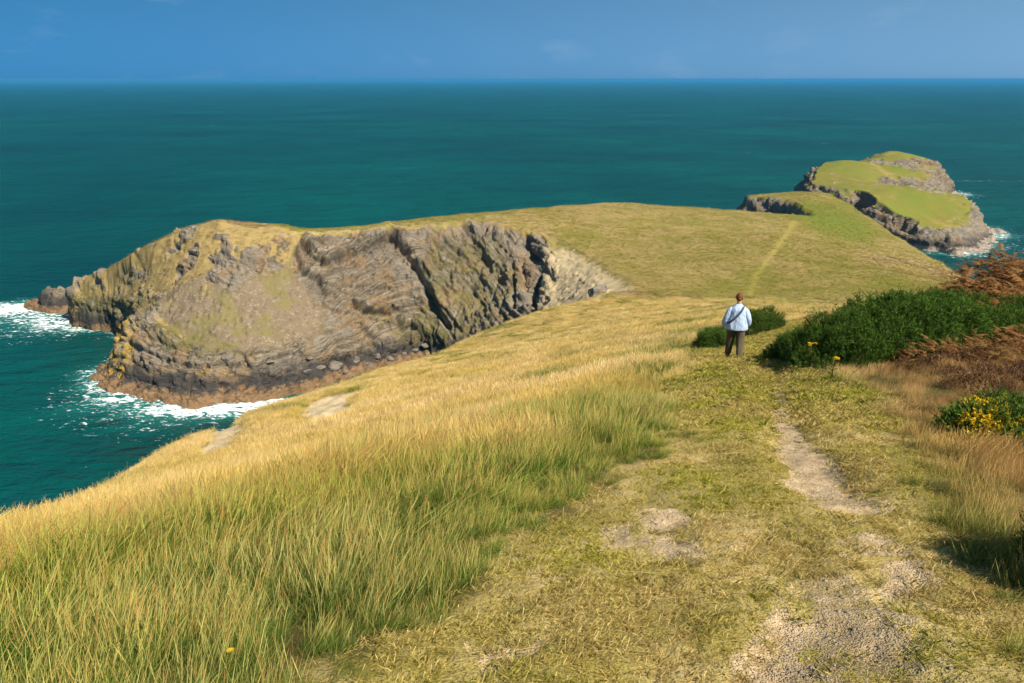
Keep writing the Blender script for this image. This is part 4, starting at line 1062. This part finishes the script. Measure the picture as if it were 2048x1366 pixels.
# flowering gorse at the right edge and the bush beside it
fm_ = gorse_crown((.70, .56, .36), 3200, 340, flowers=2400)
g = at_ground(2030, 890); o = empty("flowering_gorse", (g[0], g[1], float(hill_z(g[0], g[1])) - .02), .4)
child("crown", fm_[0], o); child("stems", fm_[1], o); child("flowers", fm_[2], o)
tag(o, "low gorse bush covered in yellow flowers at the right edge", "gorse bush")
g = np.array([3.55, 3.2]); o = empty("gorse_bush", (g[0], g[1], float(hill_z(g[0], g[1])) - .05), 1.0); o.scale = (.50, .62, .58)
child("crown", GM[0][0], o); child("stems", GM[0][1], o)
tag(o, "dark gorse bush cut by the right edge, lowest in the picture", "gorse bush")

# ------------------------------------------------------------------ bracken
def frond(r, L, base, az, lift):
    """one arching frond: paired leaflets along a stalk"""
    T_, H_ = [], []
    n = 13; d = np.array([math.cos(az), math.sin(az), 0]); s = np.array([-math.sin(az), math.cos(az), 0])
    pts = [base + d * L * t * (.45 + .4 * t) + np.array([0, 0, lift * L * (t * 1.25 - .75 * t * t)]) for t in np.linspace(0, 1, n + 1)]
    for k in range(n):
        T_.append([pts[k] - s * .006, pts[k] + s * .006, pts[k + 1]]); H_.append([.3, .3, .5])
        if k < 3: continue
        t = k / n; w = L * .34 * (1 - t) ** .8 * (.8 + .4 * r.random())
        for sg in (-1, 1):
            q = pts[k]; along = (pts[k + 1] - pts[k]); tip = q + s * sg * w + d * w * .35 + np.array([0, 0, -.25 * w + .12 * w * r.normal()])
            T_.append([q, q + along * .95, tip]); H_.append([.5, .6, 1])
    return T_, H_
def bracken_mesh(seed, mat, n=70, L=.46):
    r = np.random.default_rng(seed); T_, H_, C_ = [], [], []
    for i in range(n):
        q = r.normal(size=2) * .36; top = .62 * math.exp(-(q @ q) / .30) * (.55 + .5 * r.random())
        b = np.array([q[0], q[1], top]); t_, h_ = frond(r, L * (.6 + .6 * r.random()), b, math.atan2(q[1], q[0]) + r.normal() * .9, .25 + .6 * r.random())
        tone = r.random(); T_ += t_; H_ += h_; C_ += [[min(1, max(0, tone + .15 * r.normal()))] * 3 for _ in t_]
        if i % 2 == 0:
            f0 = np.array([q[0] * .6, q[1] * .6, -.05]); sd_ = np.array([.006, .004, 0]); T_.append([f0 - sd_, f0 + sd_, b]); H_.append([.5, .5, .5]); C_.append([.2] * 3)
    return tri_mesh("fronds", np.array(T_), np.array(H_), mat, np.array(C_))
BR = [bracken_mesh(400 + i, mat_bracken) for i in range(3)] + [bracken_mesh(410, mat_bracken_g)]
bracken_spots = [(1940, 22.5, 0, "on the skyline beside the last gorse bush"), (1985, 23, 1, "on the skyline above the half hidden gorse"), (2030, 23.5, 2, "on the skyline at the right edge"), (2065, 22, 0, "cut by the right edge below the skyline"),
    (1960, 20.5, 1, "behind the half hidden gorse bush"), (2008, 20.8, 2, "right of the half hidden gorse bush, second row"), (2050, 20, 0, "cut by the right edge, second row"), (1925, 19.8, 1, "between the gorse skyline and the half hidden gorse"), (2000, 18.6, 2, "between the two rightmost gorse bushes"),
    (2040, 22.6, 1, "just under the skyline at the right edge"), (1965, 24.5, 2, "farthest back on the skyline"), (2010, 24.5, 0, "behind the skyline near the right edge"), (1745, 20.8, 0, "peeping over the gorse against the yellow field"), (1640, 19.6, 1, "small and low behind the gorse nearest the walker"),
    (1850, 13.4, 2, "small and red at the foot of the front gorse"), (1930, 13.9, 1, "low in front of the gorse, above the heather"), (2010, 14.4, 0, "low above the heather at the right"), (2055, 14.0, 2, "lowest, cut by the right edge above the heather"), (1880, 22.6, 1, "at the left end of the rusty skyline"), (1965, 12.6, 1, "low among the heather above the flowering gorse"), (2040, 12.4, 0, "low at the right edge above the flowering gorse"), (1880, 12.6, 2, "small between the straw grass and the heather")]
bi = 0
for (bx, bd_, bk, where) in bracken_spots:
    g = at_D(bx, bd_)
    o = empty("bracken_clump", (g[0], g[1], g[2] - .03), rng.uniform(0, 6)); sc_ = rng.uniform(1.25, 1.6) * (.5 if ("low" in where or "small" in where) else 1); o.scale = (sc_, sc_, sc_ * 1.1)
    child("fronds", BR[bk], o)
    tag(o, "rust brown bracken " + where, "bracken", "rusty bracken on the right bank")

# ------------------------------------------------------------------ heather and rough growth on the right bank
def heather_cover():
    r = np.random.default_rng(55)
    ms = []
    for i in range(3):
        p, nr = bush_points(120, (.17, .17, .16), r); d = unit(nr + np.array([0, 0, 1.0]) + .3 * r.normal(size=p.shape))
        T_, H_, C_ = needles(p, d, np.full(len(p), .09), 6, .03, .005, r); ms.append(tri_mesh("heather_tuft", T_, H_, mat_heather, C_))
    n = 16000
    x = r.uniform(2.5, 24, n); y = r.uniform(3.5, 27, n)
    off = x - path_x(y)
    bare, grav, sh, rut, scar = fields(x, y)
    dens = sst(2.2, 5.0, off + 1.2 * fbm(x * .5, y * .5, 0, 2)) * np.clip(.36 + 1.1 * fbm(x * .45, y * .45, 9, 3), 0, .9)
    keep = (sh < .3) & (r.random(n) < dens)
    x, y = x[keep], y[keep]; n = len(x); s = .7 + .8 * r.random(n)
    one = np.ones((n, 3))
    scatter("heather", "brown heather growing through dry grass on the right bank", "heather", np.stack([x, y, hill_z(x, y) - .02], 1), r.integers(0, 3, n), np.stack([0 * x, 0 * x, r.uniform(0, 6, n)], 1), np.stack([s, s, s], 1), one, one, ms)
heather_cover()

# ------------------------------------------------------------------ flowers and stalks
def ragwort(px, py, h, label, nhead=4, spread=.07):
    r = np.random.default_rng(int(px)); g = at_ground(px, py)
    o = empty("ragwort", (g[0], g[1], float(hill_z(g[0], g[1]))))
    T_, heads = [], []; pr_ = .017 if nhead > 1 else .014
    for i in range(nhead):
        a = r.random() * 6.28; tip = np.array([math.cos(a) * spread * r.random() ** .5, math.sin(a) * spread * r.random() ** .5, h * (.92 + .1 * r.random())]); fork = np.array([0, 0, h * .55])
        for (p0, p1, w) in ((np.zeros(3), fork, .012), (fork, tip, .006)):
            for sv in (np.array([1., 0, 0]), np.array([0, 1., 0])):
                T_ += [[p0 - sv * w, p0 + sv * w, p1 + sv * w * .7], [p0 - sv * w, p1 + sv * w * .7, p1 - sv * w * .7]]
        F_ = []; heads.append(F_)
        for k in range(14):
            b = r.random() * 6.28; q = tip + np.array([math.cos(b), math.sin(b), 0]) * (.035 if nhead > 1 else .006) * r.random() + np.array([0, 0, .02 * r.random() * (nhead > 1)])
            for j in range(5):
                c = j * 1.2566 + b; T2 = [q, q + np.array([math.cos(c), math.sin(c), .3]) * pr_, q + np.array([math.cos(c + .9), math.sin(c + .9), .3]) * pr_]; F_.append(T2)
    for i in range(60):
        q = np.array([0, 0, h * .8 * r.random()]); a = r.random() * 6.28; d = np.array([math.cos(a), math.sin(a), .3]); sd = np.array([-math.sin(a), math.cos(a), 0]); T_.append([q, q + d * .07 * min(1, h / .5) + sd * .02 * min(1, h / .5), q + d * .13 * min(1, h / .5)])
    T_ = np.array(T_)
    child("stems", tri_mesh("stems", T_, np.ones((len(T_), 3)), mat_bracken_g, np.full((len(T_), 3), .3)), o)
    for F_ in heads:
        F_ = np.array(F_); child("flower_head", tri_mesh("flower_head", F_, np.ones((len(F_), 3)), mat_petal, r.random((len(F_), 1)) * np.ones((1, 3))), o)
    tag(o, label, "ragwort", "ragwort plants in flower")
ragwort(1618, 738, .52, "yellow flowering ragwort against the gorse, nearer the walker")
ragwort(1662, 762, .40, "yellow flowering ragwort in front of the gorse thicket, lower of the two", 4, .07)
ragwort(470, 1352, .15, "tiny yellow flower low in the grass at the bottom left", 1, .01)

def dry_stalk(px, py, h, label, lean=0.0):
    r = np.random.default_rng(int(px) + 5); g = at_ground(px, py); T_ = []
    o = empty("dry_stalk", (g[0], g[1], float(hill_z(g[0], g[1]))))
    pts = [np.array([lean * t * t * h + .03 * math.sin(7 * t), 0, h * t]) for t in np.linspace(0, 1, 9)]
    for k in range(8):
        w0, w1 = .008 * (1 - k / 10), .008 * (1 - (k + 1) / 10)
        for sv in (np.array([1., 0, 0]), np.array([0, 1., 0])): T_ += [[pts[k] - sv * w0, pts[k] + sv * w0, pts[k + 1] + sv * w1], [pts[k] - sv * w0, pts[k + 1] + sv * w1, pts[k + 1] - sv * w1]]
    child("stem", tri_mesh("stem", np.array(T_), np.ones((len(T_), 3)), mat_bracken, np.full((len(T_), 3), .9)), o)
    S_ = []
    for k in range(26):
        t = .72 + .3 * r.random(); p = np.array([lean * t * t * h, 0, h * t]); d = unit(np.array([r.normal() * .6, r.normal() * .6, .8])); sv = np.array([.006, 0, 0]); S_.append([p - sv, p + sv, p + d * .06])
    child("seed_head", tri_mesh("seed_head", np.array(S_), np.ones((len(S_), 3)), mat_bracken, np.full((len(S_), 3), .9)), o)
    tag(o, label, "dry stalk", "dry stalks standing against the sea")
dry_stalk(258, 962, .85, "tall bare dry stalk standing against the sea", .08)
dry_stalk(345, 932, .42, "short dry seed stalk on the slope edge, left of the rock scar", .1)
dry_stalk(374, 925, .40, "leaning dry seed stalk on the slope edge beside the rock scar", .25)
dry_stalk(124, 990, .42, "upright dry seed stalk on the slope edge near the left side", .05)
dry_stalk(166, 982, .40, "brown seed stalk second from the left on the slope edge", .12)

# ------------------------------------------------------------------ boulders and stones
m = M("boulder_rock"); ps = m.n("TexCoord").outputs["Object"]; a_ = m.noise(ps, 1.2, 5, .65); b_ = m.noise(m.mapping(ps, (.4, .4, 3.0)), 1.6, 4, .7)
rc = m.mix(m.rng(b_, .3, .7), (.09, .078, .065), (.27, .23, .185)); rc = m.mix(m.rng(a_, .55, .7, 0, .7), rc, (.36, .22, .10)); rc = m.mix(m.rng(a_, .3, .42, .7, 0), rc, (.06, .05, .042))
mat_boulder = m.done(m.princ(rc, .9, m.bump(b_, .8, .25, m.bump(a_, .6, .3)), .2))
def rock_mesh(seed):
    r = np.random.default_rng(seed); bm = bmesh.new(); bmesh.ops.create_icosphere(bm, subdivisions=3, radius=1)
    v = np.array([q.co for q in bm.verts]); o = r.random(3) * 40
    for i in range(9):
        nrm = unit(r.normal(size=3)); lim = .55 + .3 * r.random(); dd = v @ nrm; v = v - np.outer(np.maximum(dd - lim, 0), nrm)
    v = v * (1 + .10 * fbm(v[:, 0] * 1.5 + o[0], v[:, 1] * 1.5 + o[1], v[:, 2] * 1.5, 4, .6))[:, None] * np.array([1.0, .8, .62])
    for q, c in zip(bm.verts, v): q.co = c
    me = bpy.data.meshes.new("boulder"); bm.to_mesh(me); bm.free(); me.materials.append(mat_boulder); return me
RM = [rock_mesh(500 + i) for i in range(5)]
bspots = [(640, 735, 1.8), (668, 728, 2.4), (690, 742, 1.6), (712, 718, 2.6), (738, 730, 1.5), (755, 712, 2.0), (700, 700, 1.5), (780, 716, 1.3), (805, 706, 1.7), (660, 708, 1.4), (615, 742, 1.6), (590, 730, 1.3), (830, 700, 1.2), (850, 690, 1.5), (620, 715, 1.2), (540, 722, 1.5), (500, 716, 1.3), (455, 712, 1.8), (470, 700, 1.1), (430, 720, 1.3), (560, 706, 1.0), (780, 690, 1.0)]
for i, (bx, by, bs) in enumerate(bspots):
    g = ground(bx, by)
    o = bpy.data.objects.new("boulder", RM[i % 5]); scene.collection.objects.link(o); bs *= rng.uniform(.7, 1.15); o.location = (g[0], g[1], g[2] - bs * .05); o.scale = (bs, bs * .9, bs * .8); o.rotation_euler = (rng.uniform(-.3, .3), rng.uniform(-.4, .4), rng.uniform(0, 6))
    rank = sorted(q[0] for q in bspots).index(bx) if [q[0] for q in bspots].count(bx) == 1 else sorted((q[0], q[1]) for q in bspots).index((bx, by))
    words = "first second third fourth fifth sixth seventh eighth ninth tenth eleventh".split()
    where = words[rank] + " from the left" if rank < 11 else words[len(bspots) - 1 - rank] + " from the right"
    tag(o, ("large" if bs >= 1.7 else "small") + " grey boulder below the cove cliff, " + where, "boulder", "boulders under the cove cliff")

g = P(1192, 596, 156); gz = float(terrain(np.array([g[0]]), np.array([g[1]]))[0][0])
o = bpy.data.objects.new("rock_outcrop", RM[3]); scene.collection.objects.link(o); o.location = (g[0], g[1], max(gz + 1.2, g[2] + 1.3)); o.scale = (2.4, 2.0, 3.0); o.rotation_euler = (.2, .1, .6)
tag(o, "lone dark rock outcrop at the head of the cove, left of the walker", "rock")

def pebbles():
    r = np.random.default_rng(77); ms = []
    m = M("pebble"); tc = m.attr("tint", 'INSTANCER').outputs["Color"]; mt = m.done(m.princ(tc, .85, None, .25))
    for i in range(4):
        bm = bmesh.new(); bmesh.ops.create_icosphere(bm, subdivisions=1, radius=1)
        for q in bm.verts: q.co = Vector((q.co.x * (1 + .3 * r.normal() * .5), q.co.y * .75 * (1 + .15 * r.normal()), q.co.z * .5))
        me = bpy.data.meshes.new("pebble"); bm.to_mesh(me); bm.free(); me.materials.append(mt)
        me.polygons.foreach_set("use_smooth", np.ones(len(me.polygons), bool)); ms.append(me)
    x = r.uniform(-2, 8, 260000); y = r.uniform(1.6, 17, 260000)
    bare, grav, sh, rut, scar = fields(x, y)
    pr = np.maximum(grav * .30, bare * .07) * np.interp(y, [2, 6, 17], [1, .8, .6]) + .0012 * sh
    k = r.random(len(x)) < pr; x, y = x[k], y[k]; n = len(x); v = r.random(n)
    s = .0035 + .011 * r.random(n) ** 4 + .004 * r.random(n)
    tint = lerp((.20, .155, .11), (.40, .32, .23), v); tint = np.where((r.random(n) < .12)[:, None], np.array([.30, .17, .09]), tint); tint = np.where((r.random(n) < .12)[:, None], np.array([.26, .215, .17]), tint)
    scatter("gravel", "small pebbles and gravel on the worn footpath", "gravel", np.stack([x, y, hill_z(x, y) + s * .15], 1), r.integers(0, 4, n), np.stack([r.normal(0, .2, n), r.normal(0, .2, n), r.uniform(0, 6, n)], 1), np.stack([s, s, s], 1), tint, tint, ms)
pebbles()

# ------------------------------------------------------------------ the walker
def cloth(name, c0, c1, scale=14, bump=.02, rough=.9):
    m = M(name); p_ = m.n("TexCoord").outputs["Object"]; n_ = m.noise(m.mapping(p_, (1, 1, .45)), scale, 4, .6); w_ = m.noise(p_, 160, 2)
    return m.done(m.princ(m.mix(n_, c0, c1), rough, m.bump(w_, .3, .002, m.bump(n_, .9, bump)), .15))
mat_jacket = cloth("pale_blue_fleece", (.38, .49, .70), (.54, .65, .84), 9, .06)
mat_trouser = cloth("olive_trousers", (.085, .066, .04), (.15, .12, .075))
mat_boot = cloth("boot_leather", (.045, .035, .028), (.10, .08, .06))
mat_strap = cloth("strap_webbing", (.05, .065, .085), (.08, .10, .125), 60, .002)
mat_hair = cloth("brown_hair", (.10, .035, .012), (.22, .085, .03), 40, .01, .55)
mat_skin = cloth("skin", (.52, .30, .21), (.60, .37, .27), 8, .001, .55)

def skin_body(name, verts, edges, radii, mat, parent, root=0, sub=2):
    me = bpy.data.meshes.new(name); me.from_pydata(verts, edges, []); ob = bpy.data.objects.new(name, me); scene.collection.objects.link(ob)
    sk = ob.modifiers.new("skin", 'SKIN'); sk.use_smooth_shade = True
    if not me.skin_vertices: me.skin_vertices.new()
    for i, rr_ in enumerate(radii):
        sv = me.skin_vertices[0].data[i]; sv.radius = rr_ if isinstance(rr_, tuple) else (rr_, rr_); sv.use_root = (i == root)
    sb = ob.modifiers.new("sub", 'SUBSURF'); sb.levels = sub; sb.render_levels = sub
    me.materials.append(mat); ob.parent = parent
    return ob

def loft(name, rings, mat, parent, n=20, cap=True, wr=0.0, seed=1):
    """rings: (centre, half width, half depth); a closed tube through ellipses"""
    V_, F_ = [], []
    for k, (c, a, b) in enumerate(rings):
        for i in range(n):
            t = 2 * math.pi * i / n; x_, y_ = math.cos(t), math.sin(t)
            q = 1 + wr * float(pn(np.array([x_ * 1.6 + seed]), np.array([y_ * 1.6]), np.array([k * .55]))[0])
            V_.append((c[0] + x_ * a * q, c[1] + y_ * b * q, c[2]))
    for k in range(len(rings) - 1):
        for i in range(n): F_.append((k * n + i, k * n + (i + 1) % n, (k + 1) * n + (i + 1) % n, (k + 1) * n + i))
    if cap: F_.append(tuple(range(n))[::-1]); F_.append(tuple((len(rings) - 1) * n + i for i in range(n)))
    me = bpy.data.meshes.new(name); me.from_pydata(V_, [], F_); me.polygons.foreach_set("use_smooth", np.ones(len(me.polygons), bool)); me.materials.append(mat)
    ob = bpy.data.objects.new(name, me); scene.collection.objects.link(ob); ob.parent = parent
    sb = ob.modifiers.new("sub", 'SUBSURF'); sb.levels = 1; sb.render_levels = 1
    return ob

g = at_ground(1467, 716)
walker = None
walker = empty("person", (g[0], g[1], float(hill_z(g[0], g[1])) + .012), math.radians(-14))
walker.scale = (.97, .97, .955)
tag(walker, "walker seen from behind in a pale blue fleece, olive trousers and a crossbody strap", "person")
# the body faces +Y (away from the camera), left foot trailing
hipz, shz = .86, 1.36
bv = [(0, 0, hipz), (0, .0, 1.08), (0, .01, 1.28), (0, .0, 1.40), (0, .015, 1.47), (0, .03, 1.56), (0, .04, 1.66),
      (-.10, 0, .80), (-.126, .08, .47), (-.147, .10, .09), (-.150, .20, .03),
      (.10, 0, .80), (.118, -.02, .46), (.123, -.17, .10), (.126, -.06, .03),
      (-.15, 0, 1.32), (-.265, -.02, 1.09), (-.315, .05, .87), (-.32, .085, .80),
      (.15, 0, 1.32), (.258, -.035, 1.09), (.27, .10, .90), (.25, .15, .84)]
be = [(0, 1), (1, 2), (2, 3), (3, 4), (4, 5), (5, 6), (0, 7), (7, 8), (8, 9), (9, 10), (0, 11), (11, 12), (12, 13), (13, 14), (2, 15), (15, 16), (16, 17), (17, 18), (2, 19), (19, 20), (20, 21), (21, 22)]
br_ = [(.16, .12), (.14, .11), (.13, .09), (.07, .07), .055, (.078, .088), (.06, .07), .085, .06, .042, .035, .085, .06, .042, .035, .045, .042, .035, .032, .045, .042, .035, .032]
bv += [(-.335, .10, .745), (-.325, .115, .735), (-.312, .12, .735), (-.30, .115, .745), (-.30, .12, .785),
       (.255, .185, .80), (.245, .195, .79), (.235, .195, .79), (.225, .185, .80), (.225, .17, .83)]
for hnd, st in ((18, 23), (22, 28)):
    for k in range(5): be.append((hnd, st + k))
br_ += [.010, .010, .010, .009, .011] * 2
body = skin_body("body", bv, be, br_, mat_skin, walker)
# trousers, one leg each joined at the seat
loft("trouser_leg", [((-.150, .12, .045), .078, .088), ((-.147, .11, .10), .082, .090), ((-.138, .10, .30), .090, .094), ((-.126, .08, .47), .098, .102), ((-.105, .005, .65), .112, .118), ((-.092, -.005, .82), .122, .142), ((-.08, 0, .93), .125, .145)], mat_trouser, walker, wr=.14, seed=2)
loft("trouser_leg", [((.125, -.17, .06), .078, .088), ((.123, -.16, .11), .082, .090), ((.122, -.09, .30), .090, .094), ((.118, -.02, .47), .098, .102), ((.105, .0, .65), .112, .118), ((.092, -.005, .82), .122, .142), ((.08, 0, .93), .125, .145)], mat_trouser, walker, wr=.14, seed=5)
for sx, sy in ((-.150, .15), (.126, -.13)):
    loft("boot", [((sx, sy, 0.0), .052, .13), ((sx, sy, .025), .054, .135), ((sx, sy - .01, .06), .05, .12), ((sx, sy - .045, .10), .05, .075), ((sx, sy - .05, .14), .05, .06)], mat_boot, walker, wr=.05)
# fleece: body and two sleeves
jk = loft("jacket", [((0, -.005, .775), .268, .172), ((0, -.005, .79), .275, .178), ((0, -.005, .86), .270, .182), ((0, 0, .96), .255, .178), ((0, 0, 1.08), .240, .165), ((0, .005, 1.20), .226, .155), ((0, .005, 1.30), .212, .142), ((0, .005, 1.365), .178, .118), ((0, .008, 1.41), .120, .085), ((0, .012, 1.44), .072, .068), ((0, .015, 1.465), .066, .064)], mat_jacket, walker, n=36, wr=.10, seed=3)
def sleeve(pts, rad, seed):
    V_, F_, n = [], [], 14
    pts = [Vector(p) for p in pts]
    for k, p in enumerate(pts):
        d = (pts[min(k + 1, len(pts) - 1)] - pts[max(k - 1, 0)]).normalized(); u = d.cross(Vector((0, 1, 0))).normalized(); v = d.cross(u)
        for i in range(n):
            t = 2 * math.pi * i / n; q = rad[k] * (1 + .13 * float(pn(np.array([math.cos(t) * 1.5 + seed]), np.array([math.sin(t) * 1.5]), np.array([k * .9]))[0]))
            V_.append(p + (u * math.cos(t) + v * math.sin(t)) * q)
    for k in range(len(pts) - 1):
        for i in range(n): F_.append((k * n + i, k * n + (i + 1) % n, (k + 1) * n + (i + 1) % n, (k + 1) * n + i))
    F_.append(tuple(range(n))[::-1]); F_.append(tuple((len(pts) - 1) * n + i for i in range(n)))
    me = bpy.data.meshes.new("sleeve"); me.from_pydata(V_, [], F_); me.polygons.foreach_set("use_smooth", np.ones(len(me.polygons), bool)); me.materials.append(mat_jacket)
    ob = bpy.data.objects.new("sleeve", me); scene.collection.objects.link(ob); ob.parent = jk
    sb = ob.modifiers.new("sub", 'SUBSURF'); sb.levels = 1; sb.render_levels = 1
sleeve([(-.12, .0, 1.345), (-.175, .0, 1.30), (-.225, -.01, 1.20), (-.265, -.02, 1.09), (-.295, .01, .97), (-.318, .05, .88), (-.326, .065, .83)], [.06, .078, .080, .079, .075, .068, .062], 1)
sleeve([(.12, .0, 1.345), (.175, .0, 1.30), (.222, -.015, 1.20), (.258, -.035, 1.09), (.272, .02, .99), (.272, .085, .91), (.265, .11, .875)], [.06, .078, .080, .079, .075, .068, .062], 7)
# hair in a bun, ears left showing
hb = bmesh.new(); bmesh.ops.create_uvsphere(hb, u_segments=24, v_segments=16, radius=1)
for q in hb.verts:
    c = q.co; k = 1 + .05 * float(pn(np.array([c.x * 4]), np.array([c.y * 4]), np.array([c.z * 1.5]))[0])
    q.co = Vector((c.x * .090 * k, c.y * .104 * k + .022, c.z * .112 * k + 1.628))
bb_ = bmesh.ops.create_uvsphere(hb, u_segments=14, v_segments=10, radius=.042)
for q in bb_['verts']: q.co = Vector((q.co.x * 1.1, q.co.y * .8 - .085, q.co.z + 1.60))
me = bpy.data.meshes.new("hair"); hb.to_mesh(me); hb.free(); me.polygons.foreach_set("use_smooth", np.ones(len(me.polygons), bool)); me.materials.append(mat_hair); child("hair", me, walker)
for sx in (-1, 1):
    eb = bmesh.new(); bmesh.ops.create_uvsphere(eb, u_segments=10, v_segments=8, radius=1)
    for q in eb.verts: q.co = Vector((q.co.x * .012 + sx * .092, q.co.y * .022 + .045, q.co.z * .032 + 1.60))
    me = bpy.data.meshes.new("ear"); eb.to_mesh(me); eb.free(); me.materials.append(mat_skin); child("ear", me, body)
nb_ = bmesh.new(); bmesh.ops.create_cone(nb_, segments=8, radius1=.016, radius2=.006, depth=.045, cap_ends=True)
for q in nb_.verts: q.co = Vector((q.co.x, .128 - q.co.y * .8 + .006 * (q.co.z < 0), q.co.z + 1.60))
me = bpy.data.meshes.new("nose"); nb_.to_mesh(me); nb_.free(); me.materials.append(mat_skin); child("nose", me, body)
# strap across the back: right shoulder down to the left hip
sp = [(.125, .02, 1.425), (.11, -.075, 1.385), (.07, -.150, 1.31), (.0, -.178, 1.21), (-.08, -.182, 1.11), (-.16, -.165, 1.02), (-.235, -.10, .955), (-.275, 0, .93)]
V_, F_ = [], []
for k, p in enumerate(sp):
    p = Vector(p); d = (Vector(sp[min(k + 1, len(sp) - 1)]) - Vector(sp[max(k - 1, 0)])).normalized(); w = Vector((0, 1, 0)).cross(d).normalized() * .024; o_ = Vector((0, -.006, 0))
    V_ += [p - w, p + w, p + w + o_, p - w + o_]
for k in range(len(sp) - 1):
    for i in range(4): F_.append((k * 4 + i, k * 4 + (i + 1) % 4, k * 4 + 4 + (i + 1) % 4, k * 4 + 4 + i))
me = bpy.data.meshes.new("bag_strap"); me.from_pydata([tuple(v) for v in V_], [], F_); me.materials.append(mat_strap); child("bag_strap", me, walker)

# ------------------------------------------------------------------ sea haze
hb_ = bmesh.new(); bmesh.ops.create_cube(hb_, size=1)
for q in hb_.verts: q.co = Vector((q.co.x * 260000, q.co.y * 260000, -8 if q.co.z < 0 else 76))
me = bpy.data.meshes.new("haze"); hb_.to_mesh(me); hb_.free()
hm = bpy.data.materials.new("sea_haze"); hm.use_nodes = True; hm.node_tree.nodes.clear()
ho = hm.node_tree.nodes.new("ShaderNodeOutputMaterial"); hv = hm.node_tree.nodes.new("ShaderNodeVolumePrincipled")
hv.inputs["Color"].default_value = (.075, .40, .78, 1); hv.inputs["Density"].default_value = 0.0001; hv.inputs["Anisotropy"].default_value = 0.0
hm.node_tree.links.new(hv.outputs[0], ho.inputs["Volume"]); me.materials.append(hm)
hz = bpy.data.objects.new("haze", me); scene.collection.objects.link(hz); tag(hz, kind="stuff", label="thin blue haze over the sea", cat="haze")
